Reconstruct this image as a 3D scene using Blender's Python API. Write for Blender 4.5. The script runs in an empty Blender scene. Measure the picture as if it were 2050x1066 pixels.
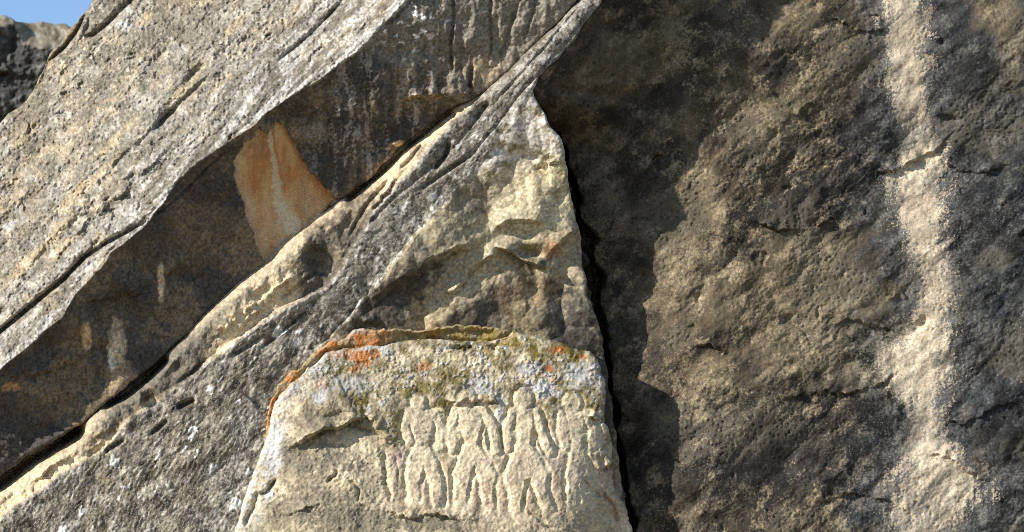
import bpy, math
import numpy as np
from mathutils import Vector

# ------------------------------------------------------------------ camera, sky, sun, exposure
scene = bpy.context.scene
M = 6.0 / 2050.0                 # metres per photograph pixel at the cliff
DIST = 14.0
FPX = DIST / M
PITCH = math.radians(6.0)
CAM = Vector((0.0, -DIST, 1.6))

cam_data = bpy.data.cameras.new('camera')
cam = bpy.data.objects.new('camera', cam_data)
scene.collection.objects.link(cam)
cam.location = CAM
cam.rotation_euler = (math.pi / 2 + PITCH, 0, 0)
cam_data.sensor_width = 36.0
cam_data.lens = 36.0 * FPX / 2050.0
cam_data.clip_end = 2000.0
cam_data.dof.use_dof = True
cam_data.dof.focus_distance = 13.0
cam_data.dof.aperture_fstop = 4.5
scene.camera = cam

SUN = Vector((-0.72, -0.617, 0.345)).normalized()     # low sun from the left, behind the viewer's shoulder
world = bpy.data.worlds.new('World')
scene.world = world
world.use_nodes = True
wn = world.node_tree
sky = wn.nodes.new('ShaderNodeTexSky')
sky.sky_type = 'NISHITA'
sky.sun_disc = False
sky.sun_elevation = math.asin(SUN.z)
sky.sun_rotation = math.atan2(SUN.x, SUN.y)
sky.altitude = 1800
sky.air_density = 1.0
sky.dust_density = 0.25
sky.ozone_density = 2.5
bg = wn.nodes['Background']
wn.links.new(sky.outputs['Color'], bg.inputs['Color'])
bg.inputs['Strength'].default_value = 0.135

sd_ = bpy.data.lights.new('sun', 'SUN')
sd_.energy = 5.0
sd_.angle = math.radians(0.55)
sd_.color = (1.0, 0.94, 0.85)
sun = bpy.data.objects.new('sun', sd_)
scene.collection.objects.link(sun)
sun.rotation_euler = SUN.to_track_quat('Z', 'Y').to_euler()
sun.location = (-8, -8, 12)

vs = scene.view_settings
vs.view_transform = 'Standard'
vs.look = 'None'
vs.gamma = 1.0
vs.exposure = 0.40
vs.use_curve_mapping = False
scene.cycles.max_bounces = 6
scene.cycles.diffuse_bounces = 4
scene.cycles.use_denoising = False
scene.cycles.filter_width = 0.95

# ------------------------------------------------------------------ noise and shape helpers (numpy)
F32 = np.float32
_rng = np.random.default_rng(11)
_perm = np.concatenate([_rng.permutation(1024)] * 2).astype(np.int32)
_ang = _rng.random(1024) * 2 * np.pi
_gx = np.cos(_ang).astype(F32)
_gy = np.sin(_ang).astype(F32)


def perlin(x, y, seed=0):
    x = x + F32(seed * 37.17 + 1000.3)
    y = y + F32(seed * 91.73 + 1000.7)
    fx = np.floor(x)
    fy = np.floor(y)
    xi = fx.astype(np.int32) & 1023
    yi = fy.astype(np.int32) & 1023
    x = (x - fx).astype(F32)
    y = (y - fy).astype(F32)
    u = x * x * x * (x * (x * 6 - 15) + 10)
    v = y * y * y * (y * (y * 6 - 15) + 10)
    x1 = (xi + 1) & 1023
    y1 = (yi + 1) & 1023

    def g(a, b, dx, dy):
        h = _perm[_perm[a] + b]
        return _gx[h] * dx + _gy[h] * dy
    a = g(xi, yi, x, y)
    b = g(x1, yi, x - 1, y)
    c = g(xi, y1, x, y - 1)
    d = g(x1, y1, x - 1, y - 1)
    a = a + u * (b - a)
    c = c + u * (d - c)
    return (a + v * (c - a)) * F32(1.5)


def fbm(x, y, wl, octaves=4, seed=0, gain=0.5, mode=None):
    tot = np.zeros(x.shape, F32)
    amp, f, nrm = 1.0, 1.0 / wl, 0.0
    for o in range(octaves):
        n = perlin(x * F32(f), y * F32(f), seed + o * 7)
        if mode == 'ridge':
            n = 1 - 2 * np.abs(n)
        elif mode == 'billow':
            n = 2 * np.abs(n) - 0.6
        tot += F32(amp) * n
        nrm += amp
        amp *= gain
        f *= 2.07
        x, y = x * F32(0.8) - y * F32(0.6), x * F32(0.6) + y * F32(0.8)
    return tot * F32((1.0 if mode else 1.8) / nrm)


def rot(x, y, deg, stretch=1.0):
    """coordinates along / across a bed that climbs to the right at deg; along shrunk by stretch"""
    c, s = math.cos(math.radians(deg)), math.sin(math.radians(deg))
    return (x * c - y * s) / stretch, x * s + y * c


def sstep(a, b, v):
    t = np.clip((v - a) / (b - a), 0, 1)
    return t * t * (3 - 2 * t)


def hash2(i, j, seed):
    h = _perm[(_perm[(i + seed * 131) & 1023] + (j & 1023)) & 1023]
    return h


_rt = _rng.random((1024, 4)).astype(F32)


def spots(x, y, cell, density, seed, rmin=0.25, rmax=0.6, soft=0.15, rag=0.0):
    """irregular round spots, 0..1"""
    if rag:
        x = x + rag * fbm(x, y, cell * 0.5, 2, seed + 3)
        y = y + rag * fbm(x, y, cell * 0.5, 2, seed + 5)
    gx, gy = x / cell, y / cell
    ix, iy = np.floor(gx).astype(np.int32), np.floor(gy).astype(np.int32)
    out = np.zeros(x.shape, F32)
    for a in (-1, 0, 1):
        for b in (-1, 0, 1):
            r = _rt[hash2(ix + a, iy + b, seed)]
            dx = gx - (ix + a + r[..., 0])
            dy = gy - (iy + b + r[..., 1])
            d = np.sqrt(dx * dx + dy * dy)
            R = rmin + (rmax - rmin) * r[..., 2] ** 2
            m = np.clip((R - d) / soft, 0, 1) * (r[..., 3] < density)
            np.maximum(out, m, out=out)
    return out


def arr(pts):
    return np.array(pts, F32)


def polyline(x, y, pts, reach=80):
    """distance to an open polyline, signed side (+ above/left of the travel direction), position 0..1"""
    P = arr(pts)
    d = np.full(x.shape, 1e6, F32)
    side = np.ones(x.shape, F32)
    tt = np.zeros(x.shape, F32)
    seg = np.hypot(*(P[1:] - P[:-1]).T)
    cum = np.concatenate([[0], np.cumsum(seg)])
    L = cum[-1]
    m = (x > P[:, 0].min() - reach) & (x < P[:, 0].max() + reach) & (y > P[:, 1].min() - reach) & (y < P[:, 1].max() + reach)
    xs, ys = x[m], y[m]
    if xs.size == 0:
        return d, side, tt
    bd = np.full(xs.shape, 1e12, F32)
    bs = np.ones(xs.shape, F32)
    bt = np.zeros(xs.shape, F32)
    for i in range(len(P) - 1):
        a, b = P[i], P[i + 1]
        ab = b - a
        px, py = xs - a[0], ys - a[1]
        t = np.clip((px * ab[0] + py * ab[1]) / max(ab @ ab, 1e-6), 0, 1)
        ex, ey = px - t * ab[0], py - t * ab[1]
        dd = ex * ex + ey * ey
        c = px * ab[1] - py * ab[0]      # >0 : above the line when it runs to the right
        k = dd < bd
        bd[k] = dd[k]
        bs[k] = np.where(c[k] >= 0, 1, -1)
        bt[k] = (cum[i] + t[k] * seg[i]) / L
    d[m] = np.sqrt(bd)
    side[m] = bs
    tt[m] = bt
    return d, side, tt


def inside(x, y, pts):
    P = arr(pts)
    res = np.zeros(x.shape, bool)
    n = len(P)
    m = (x >= P[:, 0].min()) & (x <= P[:, 0].max()) & (y >= P[:, 1].min()) & (y <= P[:, 1].max())
    xs, ys = x[m], y[m]
    r = np.zeros(xs.shape, bool)
    for i in range(n):
        x0, y0 = P[i]
        x1, y1 = P[(i + 1) % n]
        if y0 == y1:
            continue
        c = (ys < y0) != (ys < y1)
        r ^= c & (xs < (x1 - x0) * (ys - y0) / (y1 - y0) + x0)
    res[m] = r
    return res


def sdpoly(x, y, pts, reach=80):
    """signed distance to a closed polygon, + inside (clamped to reach far off)"""
    d, _, _ = polyline(x, y, list(pts) + [pts[0]], reach)
    d = np.minimum(d, 1e5)
    return np.where(inside(x, y, pts), d, -d)


def rbf(ctrl):
    """smooth depth field through control points (x, y, depth)"""
    C = np.array(ctrl, float)
    P, v = C[:, :2] / 1000, C[:, 2]
    n = len(P)
    R = np.hypot(P[:, None, 0] - P[None, :, 0], P[:, None, 1] - P[None, :, 1])
    A = np.zeros((n + 3, n + 3))
    A[:n, :n] = np.sqrt(R * R + 0.0025)
    A[:n, n:] = np.c_[np.ones(n), P]
    A[n:, :n] = A[:n, n:].T
    w = np.linalg.solve(A, np.r_[v, 0, 0, 0])

    def f(x, y):
        xs, ys = x / 1000, y / 1000
        o = w[n] + w[n + 1] * xs + w[n + 2] * ys
        for i in range(n):
            o = o + w[i] * np.sqrt((xs - P[i, 0]) ** 2 + (ys - P[i, 1]) ** 2 + 0.0025)
        return o.astype(F32)
    return f


def crack(E, x, y, pts, width, depth, taper=True):
    d, s, t = polyline(x, y, pts, width * 4 + 5)
    k = np.exp(-(d / width) ** 2)
    if taper:
        k = k * np.clip(np.minimum(t, 1 - t) * 7 + 0.15, 0, 1)
    return E - depth * k


def ledge(E, x, y, pts, h, up, down=4.0, under=0.0, wunder=20.0, jag=1.0):
    """rock above the line stands proud by h, fading over up; undercut below; the lip is broken and uneven"""
    j = jag * 4.5
    sd_n = int(abs(pts[0][0])) % 97
    d, s, t = polyline(x + j * fbm(x, y, 17, 3, sd_n), y + j * fbm(x, y, 13, 3, sd_n + 4), pts, max(up, wunder) * 6 + 20)
    tp = np.clip(np.minimum(t, 1 - t) * 5, 0, 1) * np.clip(1 - 0.25 * jag + 0.9 * jag * fbm(x, y, 34, 2, sd_n + 9), 0.12, 1.4)
    sd = d * s
    k = np.where(sd > 0, np.exp(-np.maximum(sd, 0) / up), np.clip(1 + sd / down, 0, 1))
    E = E + h * k * tp
    if np.any(under):
        E = E - under * tp * np.where(sd < -down, np.exp(-((-sd - down) / wunder)), 0)
    return E


def facets(x, y, cell, seed):
    """broken planes: every cell has its own tilt, the highest plane wins"""
    gx, gy = x / cell, y / cell
    ix, iy = np.floor(gx).astype(np.int32), np.floor(gy).astype(np.int32)
    best = np.full(x.shape, -9, F32)
    for a in (-1, 0, 1):
        for b in (-1, 0, 1):
            r = _rt[hash2(ix + a, iy + b, seed)]
            dx = gx - (ix + a + r[..., 0])
            dy = gy - (iy + b + r[..., 1])
            hgt = (r[..., 2] - 0.5) * 1.2 + (r[..., 3] - 0.5) * 2.2 * dx + (r[..., 0] - 0.5) * 2.2 * dy - 1.1 * (dx * dx + dy * dy)
            np.maximum(best, hgt, out=best)
    return best


def mix(col, mask, rgb):
    m = np.clip(mask, 0, 1)[..., None]
    return col * (1 - m) + np.array(rgb, F32) * m


def rough_outline(pts, amp, wl, seed, step=7.0):
    P = arr(list(pts) + [pts[0]])
    out = []
    for i in range(len(P) - 1):
        a, b = P[i], P[i + 1]
        L = np.hypot(*(b - a))
        inframe = (-60 < a[0] < 2110 or -60 < b[0] < 2110) and (-60 < a[1] < 1130 or -60 < b[1] < 1130)
        n = max(1, int(L / (step if inframe else 60)))
        for k in range(n):
            out.append(a + (b - a) * k / n)
    Q = arr(out)
    nx = fbm(Q[:, 0], Q[:, 1], wl, 4, seed, 0.6)
    ny = fbm(Q[:, 0], Q[:, 1], wl, 4, seed + 50, 0.6)
    return Q + amp * np.c_[nx, ny]


def axis(lo, hi, flo, fhi, h, coarse):
    a = []
    if lo < flo:
        a.append(np.arange(lo, flo, coarse))
    a.append(np.arange(max(lo, flo), min(hi, fhi), h))
    if hi > fhi:
        a.append(np.arange(fhi, hi + coarse, coarse))
    return np.concatenate(a).astype(F32)


cp, sp = math.cos(PITCH), math.sin(PITCH)


def to_world(x, y, E):
    """photo coordinates and depth (px toward the viewer) -> metres"""
    dist = DIST - E.astype(np.float64) * M
    rx = (x - 1025) / FPX * dist
    ry = (533 - y) / FPX * dist
    X = rx
    Y = -DIST + dist * cp - ry * sp
    Z = CAM.z + dist * sp + ry * cp
    return np.stack([X, Y, Z], -1)


# ------------------------------------------------------------------ materials
def rock_material(name, grain=170.0, contrast=0.35, bump=0.5, speck=0.0, rough=0.93):
    m = bpy.data.materials.new(name)
    m.use_nodes = True
    nt = m.node_tree
    N, L = nt.nodes, nt.links
    bs = N['Principled BSDF']
    bs.inputs['Roughness'].default_value = rough
    bs.inputs['Specular IOR Level'].default_value = 0.18
    at = N.new('ShaderNodeAttribute')
    at.attribute_name = 'stone'
    tc = N.new('ShaderNodeTexCoord')
    n1 = N.new('ShaderNodeTexNoise')
    n1.inputs['Scale'].default_value = grain
    n1.inputs['Detail'].default_value = 5
    n1.inputs['Roughness'].default_value = 0.7
    L.new(tc.outputs['Object'], n1.inputs['Vector'])
    mr = N.new('ShaderNodeMapRange')
    mr.inputs['From Min'].default_value = 0.28
    mr.inputs['From Max'].default_value = 0.72
    mr.inputs['To Min'].default_value = 1 - contrast
    mr.inputs['To Max'].default_value = 1 + contrast
    L.new(n1.outputs['Fac'], mr.inputs['Value'])
    mul = N.new('ShaderNodeMix')
    mul.data_type = 'RGBA'
    mul.blend_type = 'MULTIPLY'
    mul.inputs['Factor'].default_value = 1.0
    L.new(at.outputs['Color'], mul.inputs['A'])
    cmb = N.new('ShaderNodeCombineColor')
    for c in ('Red', 'Green', 'Blue'):
        L.new(mr.outputs['Result'], cmb.inputs[c])
    L.new(cmb.outputs['Color'], mul.inputs['B'])
    last = mul.outputs['Result']
    # tiny crusts of pale lichen where the alpha of the attribute allows them
    if speck:
        vo = N.new('ShaderNodeTexVoronoi')
        vo.inputs['Scale'].default_value = 95.0
        L.new(tc.outputs['Object'], vo.inputs['Vector'])
        nd = N.new('ShaderNodeTexNoise')
        nd.inputs['Scale'].default_value = 30.0
        nd.inputs['Detail'].default_value = 3
        L.new(tc.outputs['Object'], nd.inputs['Vector'])
        th = N.new('ShaderNodeMath')
        th.operation = 'MULTIPLY'
        L.new(at.outputs['Alpha'], th.inputs[0])
        L.new(nd.outputs['Fac'], th.inputs[1])
        sb = N.new('ShaderNodeMath')
        sb.operation = 'SUBTRACT'
        L.new(th.outputs[0], sb.inputs[0])
        L.new(vo.outputs['Distance'], sb.inputs[1])
        st = N.new('ShaderNodeMapRange')
        st.inputs['From Min'].default_value = -0.05
        st.inputs['From Max'].default_value = 0.08
        st.inputs['To Max'].default_value = speck
        L.new(sb.outputs[0], st.inputs['Value'])
        mx = N.new('ShaderNodeMix')
        mx.data_type = 'RGBA'
        L.new(st.outputs['Result'], mx.inputs['Factor'])
        L.new(last, mx.inputs['A'])
        mx.inputs['B'].default_value = (0.50, 0.49, 0.45, 1)
        last = mx.outputs['Result']
    L.new(last, bs.inputs['Base Color'])
    bp = N.new('ShaderNodeBump')
    bp.inputs['Strength'].default_value = bump
    bp.inputs['Distance'].default_value = 0.006
    L.new(n1.outputs['Fac'], bp.inputs['Height'])
    L.new(bp.outputs['Normal'], bs.inputs['Normal'])
    return m


# ------------------------------------------------------------------ building a body of rock
def make_mesh(name, co, nor, col, faces, material, parent):
    me = bpy.data.meshes.new(name)
    nv, nf = len(co), len(faces)
    me.vertices.add(nv)
    me.vertices.foreach_set('co', co.astype(F32).ravel())
    me.loops.add(nf * 4)
    me.loops.foreach_set('vertex_index', faces.astype(np.int32).ravel())
    me.polygons.add(nf)
    me.polygons.foreach_set('loop_start', np.arange(0, nf * 4, 4, dtype=np.int32))
    me.polygons.foreach_set('use_smooth', np.ones(nf, bool))
    me.update(calc_edges=True)
    at = me.attributes.new('stone', 'FLOAT_COLOR', 'POINT')
    at.data.foreach_set('color', col.astype(F32).ravel())
    me.normals_split_custom_set_from_vertices(nor.astype(F32))
    me.materials.append(material)
    o = bpy.data.objects.new(name, me)
    scene.collection.objects.link(o)
    if parent:
        o.parent = parent
        o.matrix_parent_inverse = parent.matrix_world.inverted()
    return o


def rock_body(outline, field, material, parts, parent, h=2.0, band=70, k=3.0, r=14, rim_amp=5, rim_wl=45, seed=1,
              frame=(-25, 2075, -25, 1091), coarse=14):
    """outline: closed polygon in photo coordinates; field(xc, yc, x, y, sd) -> depth, colour(4), {part: mask};
    the surface turns over the outline and runs back into the hill as the body's sides"""
    O = rough_outline(outline, rim_amp, rim_wl, seed)
    lo, hi = O.min(0) - band, O.max(0) + band
    ax = axis(lo[0], hi[0], frame[0], frame[1], h, coarse)
    ay = axis(lo[1], hi[1], frame[2], frame[3], h, coarse)
    X, Y = np.meshgrid(ax, ay)
    shp = X.shape
    x, y = X.ravel(), Y.ravel()
    n = len(x)
    ins = inside(x, y, O)
    # candidates near the outline by bucket
    cell = 24.0
    gx = ((x - lo[0]) / cell).astype(int)
    gy = ((y - lo[1]) / cell).astype(int)
    W, H = gx.max() + 1, gy.max() + 1
    A, B = O, np.roll(O, -1, 0)
    bucket = {}
    reach = band + 1
    for i in range(len(O)):
        a, b = A[i], B[i]
        x0 = int(max(0, (min(a[0], b[0]) - reach - lo[0]) // cell)); x1 = int(min(W - 1, (max(a[0], b[0]) + reach - lo[0]) // cell))
        y0 = int(max(0, (min(a[1], b[1]) - reach - lo[1]) // cell)); y1 = int(min(H - 1, (max(a[1], b[1]) + reach - lo[1]) // cell))
        for u in range(x0, x1 + 1):
            for v in range(y0, y1 + 1):
                bucket.setdefault(v * W + u, []).append(i)
    key = gy * W + gx
    order = np.argsort(key, kind='stable')
    ks = key[order]
    starts = np.searchsorted(ks, np.arange(W * H))
    ends = np.searchsorted(ks, np.arange(W * H), 'right')
    dist = np.full(n, 1e4, F32)
    nx_, ny_ = x.copy(), y.copy()
    for c, segs in bucket.items():
        idx = order[starts[c]:ends[c]]
        if len(idx) == 0:
            continue
        a, b = A[segs], B[segs]
        ab = b - a
        px = x[idx, None] - a[None, :, 0]
        py = y[idx, None] - a[None, :, 1]
        t = np.clip((px * ab[:, 0] + py * ab[:, 1]) / np.maximum((ab ** 2).sum(1), 1e-6), 0, 1)
        ex, ey = px - t * ab[:, 0], py - t * ab[:, 1]
        dd = ex * ex + ey * ey
        j = dd.argmin(1)
        ar = np.arange(len(idx))
        dist[idx] = np.sqrt(dd[ar, j])
        nx_[idx] = a[j, 0] + t[ar, j] * ab[j, 0]
        ny_[idx] = a[j, 1] + t[ar, j] * ab[j, 1]
    sd = np.where(ins, dist, -dist)
    keep = sd > -band
    out = sd < 0
    # outside points slide back over the outline, a little inward
    xc = np.where(out, nx_ - (x - nx_) * 0.18, x)
    yc = np.where(out, ny_ - (y - ny_) * 0.18, y)
    xc, yc, x, y, sd = xc[keep], yc[keep], x[keep], y[keep], sd[keep]
    E, col, masks = field(xc, yc, x, y, sd)
    q = np.clip((r - sd) / r, 0, 1)
    E = E - r * (1 - np.sqrt(np.maximum(0, 1 - q * q))) - np.where(sd < 0, -sd * k, 0)
    co = to_world(xc, yc, E)
    # quads
    idm = np.full(n, -1, np.int64)
    idm[keep] = np.arange(keep.sum())
    idm = idm.reshape(shp)
    f = np.stack([idm[1:, :-1], idm[1:, 1:], idm[:-1, 1:], idm[:-1, :-1]], -1).reshape(-1, 4)
    f = f[(f >= 0).all(1)]
    # vertex normals of the whole body, so that its parts meet without a seam
    d1 = co[f[:, 2]] - co[f[:, 0]]
    d2 = co[f[:, 3]] - co[f[:, 1]]
    fn = np.cross(d1, d2)
    nor = np.zeros_like(co)
    for c in range(4):
        for ax_ in range(3):
            nor[:, ax_] += np.bincount(f[:, c], fn[:, ax_], minlength=len(co))
    nor /= np.maximum(np.linalg.norm(nor, axis=1, keepdims=True), 1e-12)
    owner = np.zeros(len(f), int)
    for pi, (pname, key_) in enumerate(parts):
        if key_ is None:
            continue
        mk = masks[key_] > 0.5
        owner[mk[f].sum(1) >= 3] = pi
    res = []
    for pi, (pname, key_) in enumerate(parts):
        ff = f[owner == pi]
        if len(ff) == 0:
            continue
        used = np.unique(ff)
        rm = np.full(len(co), -1, np.int64)
        rm[used] = np.arange(len(used))
        res.append(make_mesh(pname, co[used], nor[used], col[used], rm[ff], material, parent))
    return res


def thing(name, label, cat, base, group=None):
    o = bpy.data.objects.new(name, None)
    o.empty_display_size = 0.3
    o.location = base
    scene.collection.objects.link(o)
    bpy.context.view_layer.update()
    o['label'] = label
    o['category'] = cat
    if group:
        o['group'] = group
    return o


def rgba(col, a):
    return np.concatenate([np.maximum(col, 0.004), np.asarray(a, F32)[:, None] * np.ones((len(col), 1), F32)], 1)


def grain(col, f):
    """fine mineral mottling: multiplies the stone colour by exp(f)"""
    return col * np.exp(np.clip(f, -1.5, 1.0))[..., None]


BEIGE = (0.52, 0.40, 0.25)
CREAM = (0.63, 0.53, 0.365)
PATINA = (0.050, 0.043, 0.035)
BROWN = (0.115, 0.088, 0.058)
GREY = (0.225, 0.205, 0.17)
WHITE = (0.62, 0.61, 0.57)
ORANGE = (0.42, 0.15, 0.032)
MOSS = (0.20, 0.15, 0.035)

# ------------------------------------------------------------------ ground
def build_ground():
    n = 90
    ax = np.linspace(-150, 150, n).astype(F32)
    # finer toward the middle
    ax = np.sign(ax) * 150 * (np.abs(ax) / 150) ** 2.2
    X, Y = np.meshgrid(ax, ax)
    x, y = X.ravel(), Y.ravel()
    z = 0.12 * fbm(x, y, 6.0, 4, 3) - 0.02
    z = z + np.clip((y - 3) * 0.05, 0, 4)
    idm = np.arange(n * n).reshape(n, n)
    f = np.stack([idm[:-1, :-1], idm[:-1, 1:], idm[1:, 1:], idm[1:, :-1]], -1).reshape(-1, 4)
    me = bpy.data.meshes.new('ground')
    me.from_pydata(np.stack([x, y, z], -1).tolist(), [], f.tolist())
    m = bpy.data.materials.new('dry_ground')
    m.use_nodes = True
    N, L = m.node_tree.nodes, m.node_tree.links
    bs = N['Principled BSDF']
    bs.inputs['Roughness'].default_value = 0.95
    tc = N.new('ShaderNodeTexCoord')
    n1 = N.new('ShaderNodeTexNoise')
    n1.inputs['Scale'].default_value = 1.3
    n1.inputs['Detail'].default_value = 9
    L.new(tc.outputs['Object'], n1.inputs['Vector'])
    cr = N.new('ShaderNodeValToRGB')
    cr.color_ramp.elements[0].position = 0.35
    cr.color_ramp.elements[0].color = (0.20, 0.155, 0.09, 1)
    cr.color_ramp.elements[1].position = 0.66
    cr.color_ramp.elements[1].color = (0.40, 0.32, 0.20, 1)
    L.new(n1.outputs['Fac'], cr.inputs['Fac'])
    L.new(cr.outputs['Color'], bs.inputs['Base Color'])
    me.materials.append(m)
    for p in me.polygons:
        p.use_smooth = True
    o = bpy.data.objects.new('ground', me)
    scene.collection.objects.link(o)
    o['kind'] = 'structure'
    o['label'] = 'dry sandy ground at the foot of the rocks'


build_ground()

# ------------------------------------------------------------------ the dark cliff wall on the right
RIDGE = [(1290, -130), (1215, -20), (1165, 60), (1122, 112), (1085, 150), (1066, 182)]
GAPLINE = [(1118, 268), (1136, 318), (1148, 380), (1162, 440), (1180, 495), (1186, 560), (1198, 625), (1211, 687),
           (1225, 775), (1234, 845), (1243, 915), (1256, 993), (1270, 1066), (1300, 1250)]
wall_ctrl = [(1150, 300, -40), (1200, 650, -20), (1240, 900, -20), (1300, 100, 0), (1300, 500, 0), (1300, 900, 0), (1300, 1066, 0),
             (1600, 0, 10), (1600, 500, 14), (1600, 1000, 10), (1830, 300, -6), (1860, 800, 0), (2050, 0, 30), (2050, 500, 20),
             (2050, 1066, 30), (1900, -300, -60), (1300, -300, -40), (1300, 1600, 120), (2100, 1600, 120), (2500, 500, 0)]
wall_f = rbf(wall_ctrl)
STREAM = [(1790, -200, 48), (1808, 0, 46), (1812, 60, 44), (1815, 150, 46), (1825, 230, 38), (1850, 300, 42), (1835, 350, 62), (1840, 420, 52),
          (1850, 480, 46), (1872, 560, 34), (1868, 640, 40), (1835, 700, 62), (1840, 770, 60), (1850, 830, 30),
          (1850, 880, 40), (1880, 940, 92), (1870, 1000, 92), (1850, 1070, 50), (1830, 1300, 40)]


def wall_field(xc, yc, x, y, sd):
    E = wall_f(xc, yc) + 110 - 0.30 * np.maximum(xc - 1430, 0)
    # side of the ridge that falls away to the right
    d, s, t = polyline(xc, yc, RIDGE + [(1092, 222)], 700)
    ridgeE = np.interp(yc, [-100, 0, 170, 260], [305, 305, 322, 276]).astype(F32)
    side = ridgeE - 1.25 * np.maximum(d, 0) - 6
    kk = 40.0
    fade = 1 - sstep(175, 285, yc - 0.25 * (xc - 1085))
    hh = np.clip(0.5 + 0.5 * (side - E) / kk, 0, 1)
    sm = E * (1 - hh) + side * hh + kk * hh * (1 - hh)
    E = E + (sm - E) * fade
    # black crack behind the slab and the carved boulder
    wx = xc + 5 * fbm(x, y, 40, 3, 61) + 6 * facets(x, y, 34, 62)
    d, s, t = polyline(wx, yc, GAPLINE, 160)
    wdt = np.interp(yc, [268, 330, 420, 500, 560, 640, 800, 1066], [3, 5, 8, 15, 12, 7, 5, 6]).astype(F32)
    wdt = wdt * np.clip(0.95 + 0.9 * fbm(xc * 0.3, yc, 55, 3, 63), 0.35, 1.7)
    E = E - 85 * np.exp(-(d / wdt) ** 4) - 12 * np.exp(-d / 30) * (s > 0)
    # relief climbing to the right
    a, b = rot(x, y, 40, 2.2)
    wxx, wyy = x + 15 * fbm(x, y, 120, 3, 5), y + 15 * fbm(x, y, 120, 3, 9)
    a2, b2 = rot(wxx, wyy, 42, 2.6)
    big = fbm(a2, b2, 95, 3, 21)
    mid = fbm(a2, b2, 34, 3, 22, 0.55, 'ridge')
    fine = fbm(a, b, 14, 3, 23, 0.6)
    grit = fbm(x, y, 5.5, 2, 24, 0.6)
    terr = np.abs(((b2 / 58 + 0.9 * fbm(a2, b2, 150, 2, 27)) % 1.0))           # broken bedding steps
    terr = np.where(terr < 0.88, terr / 0.88, (1 - terr) / 0.12)
    patchy = sstep(-0.05, 0.35, fbm(x, y, 170, 2, 31))
    S_ = np.array(STREAM, float)
    inst = np.exp(-((x - np.interp(y, S_[:, 1], S_[:, 0])) / 70) ** 2).astype(F32)     # washed smooth along the run-off
    rough = (1 - 0.5 * inst) * sstep(-0.35, 0.35, fbm(x, y, 120, 3, 33))                # smooth skins and coarse broken patches
    E = E + 8 * big + (0.6 + 1.6 * rough) * mid + (9 - 6 * inst) * facets(a2, b2, 95, 17) + (3.4 - 2 * inst) * facets(a2, b2, 34, 20) + (0.6 + 1.2 * rough) * fine + (0.5 + 0.6 * rough) * grit + (0.5 + 1.5 * rough) * facets(x, y, 12, 18)
    E = E - 10 * fbm(a2, b2, 260, 2, 29)
    holes = spots(x, y, 70, 0.16, 8, 0.08, 0.24, 0.12, 10)
    E = E - 9 * holes
    honey = sstep(0.1, 0.45, fbm(x, y, 150, 2, 37))
    pits = spots(x, y, 9, 0.7, 9, 0.25, 0.5, 0.25, 2.5)
    E = E - 2.4 * honey * pits
    for pts, hgt, up in (([(1728, 352), (1765, 346), (1800, 338), (1835, 316), (1868, 302), (1915, 258)], 16, 26),
                         ([(1862, 304), (1890, 322), (1930, 345), (1980, 342), (2030, 318)], 10, 20),
                         ([(1560, 800), (1640, 782), (1700, 790), (1760, 770), (1805, 735)], 14, 30),
                         ([(1640, 662), (1700, 640), (1745, 650), (1790, 660), (1850, 640)], 9, 18),
                         ([(1855, 905), (1905, 915), (1940, 945), (1975, 965)], 12, 22),
                         ([(1875, 830), (1930, 850), (1985, 820), (2050, 800)], 10, 20),
                         ([(1830, 600), (1800, 585), (1770, 600)], 10, 16),
                         ([(1660, 30), (1720, 60), (1790, 55)], 8, 18),
                         ([(1560, 250), (1610, 215), (1650, 195)], 10, 22),
                         ([(1500, 440), (1560, 460), (1640, 450), (1690, 430)], 14, 30),
                         ([(1380, 700), (1420, 690), (1470, 715)], 10, 20),
                         ([(1620, 1010), (1700, 985), (1780, 1000), (1850, 1040)], 12, 20)):
        E = ledge(E, wxx * 0.25 + x * 0.75, wyy * 0.25 + y * 0.75, pts, hgt * 0.75, up, 3, hgt * 0.4, 14)
    # ---------------- stone colour
    n1 = fbm(x, y, 130, 4, 41, 0.55)
    n2 = fbm(a2, b2, 60, 4, 42, 0.6)
    n3 = fbm(x, y, 16, 4, 43, 0.65)
    n4 = fbm(x, y, 5.5, 3, 44, 0.75)
    a3, b3 = rot(x + 8 * n3, y + 8 * n3, 38, 1.8)
    n5 = fbm(a3, b3, 26, 5, 45, 0.62)
    col = np.tile(np.array((0.172, 0.136, 0.089), F32), (len(x), 1))
    col = mix(col, 0.9 * sstep(-0.05, 0.3, n2 + 0.7 * n5 + 0.3 * n4), (0.066, 0.058, 0.047))
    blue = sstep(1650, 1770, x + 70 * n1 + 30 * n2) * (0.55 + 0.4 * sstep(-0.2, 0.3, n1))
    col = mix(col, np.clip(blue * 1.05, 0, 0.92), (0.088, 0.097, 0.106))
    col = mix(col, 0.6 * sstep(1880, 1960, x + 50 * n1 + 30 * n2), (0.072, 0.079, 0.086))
    tan = sstep(0.1, 0.5, 0.6 * n1 + 0.8 * n5 + 0.5 * n4) * (1 - 0.8 * sstep(1640, 1780, x))
    col = mix(col, tan * 0.75, (0.32, 0.25, 0.152))
    def blob(cx, cy, rx, ry, ang=0):
        ca, sa = math.cos(math.radians(ang)), math.sin(math.radians(ang))
        px, py = (x - cx) * ca - (y - cy) * sa, (x - cx) * sa + (y - cy) * ca
        return 1 - sstep(0.55, 1.15, np.sqrt((px / rx) ** 2 + (py / ry) ** 2) + 0.3 * n2 + 0.6 * n5 + 0.35 * n4)
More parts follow.
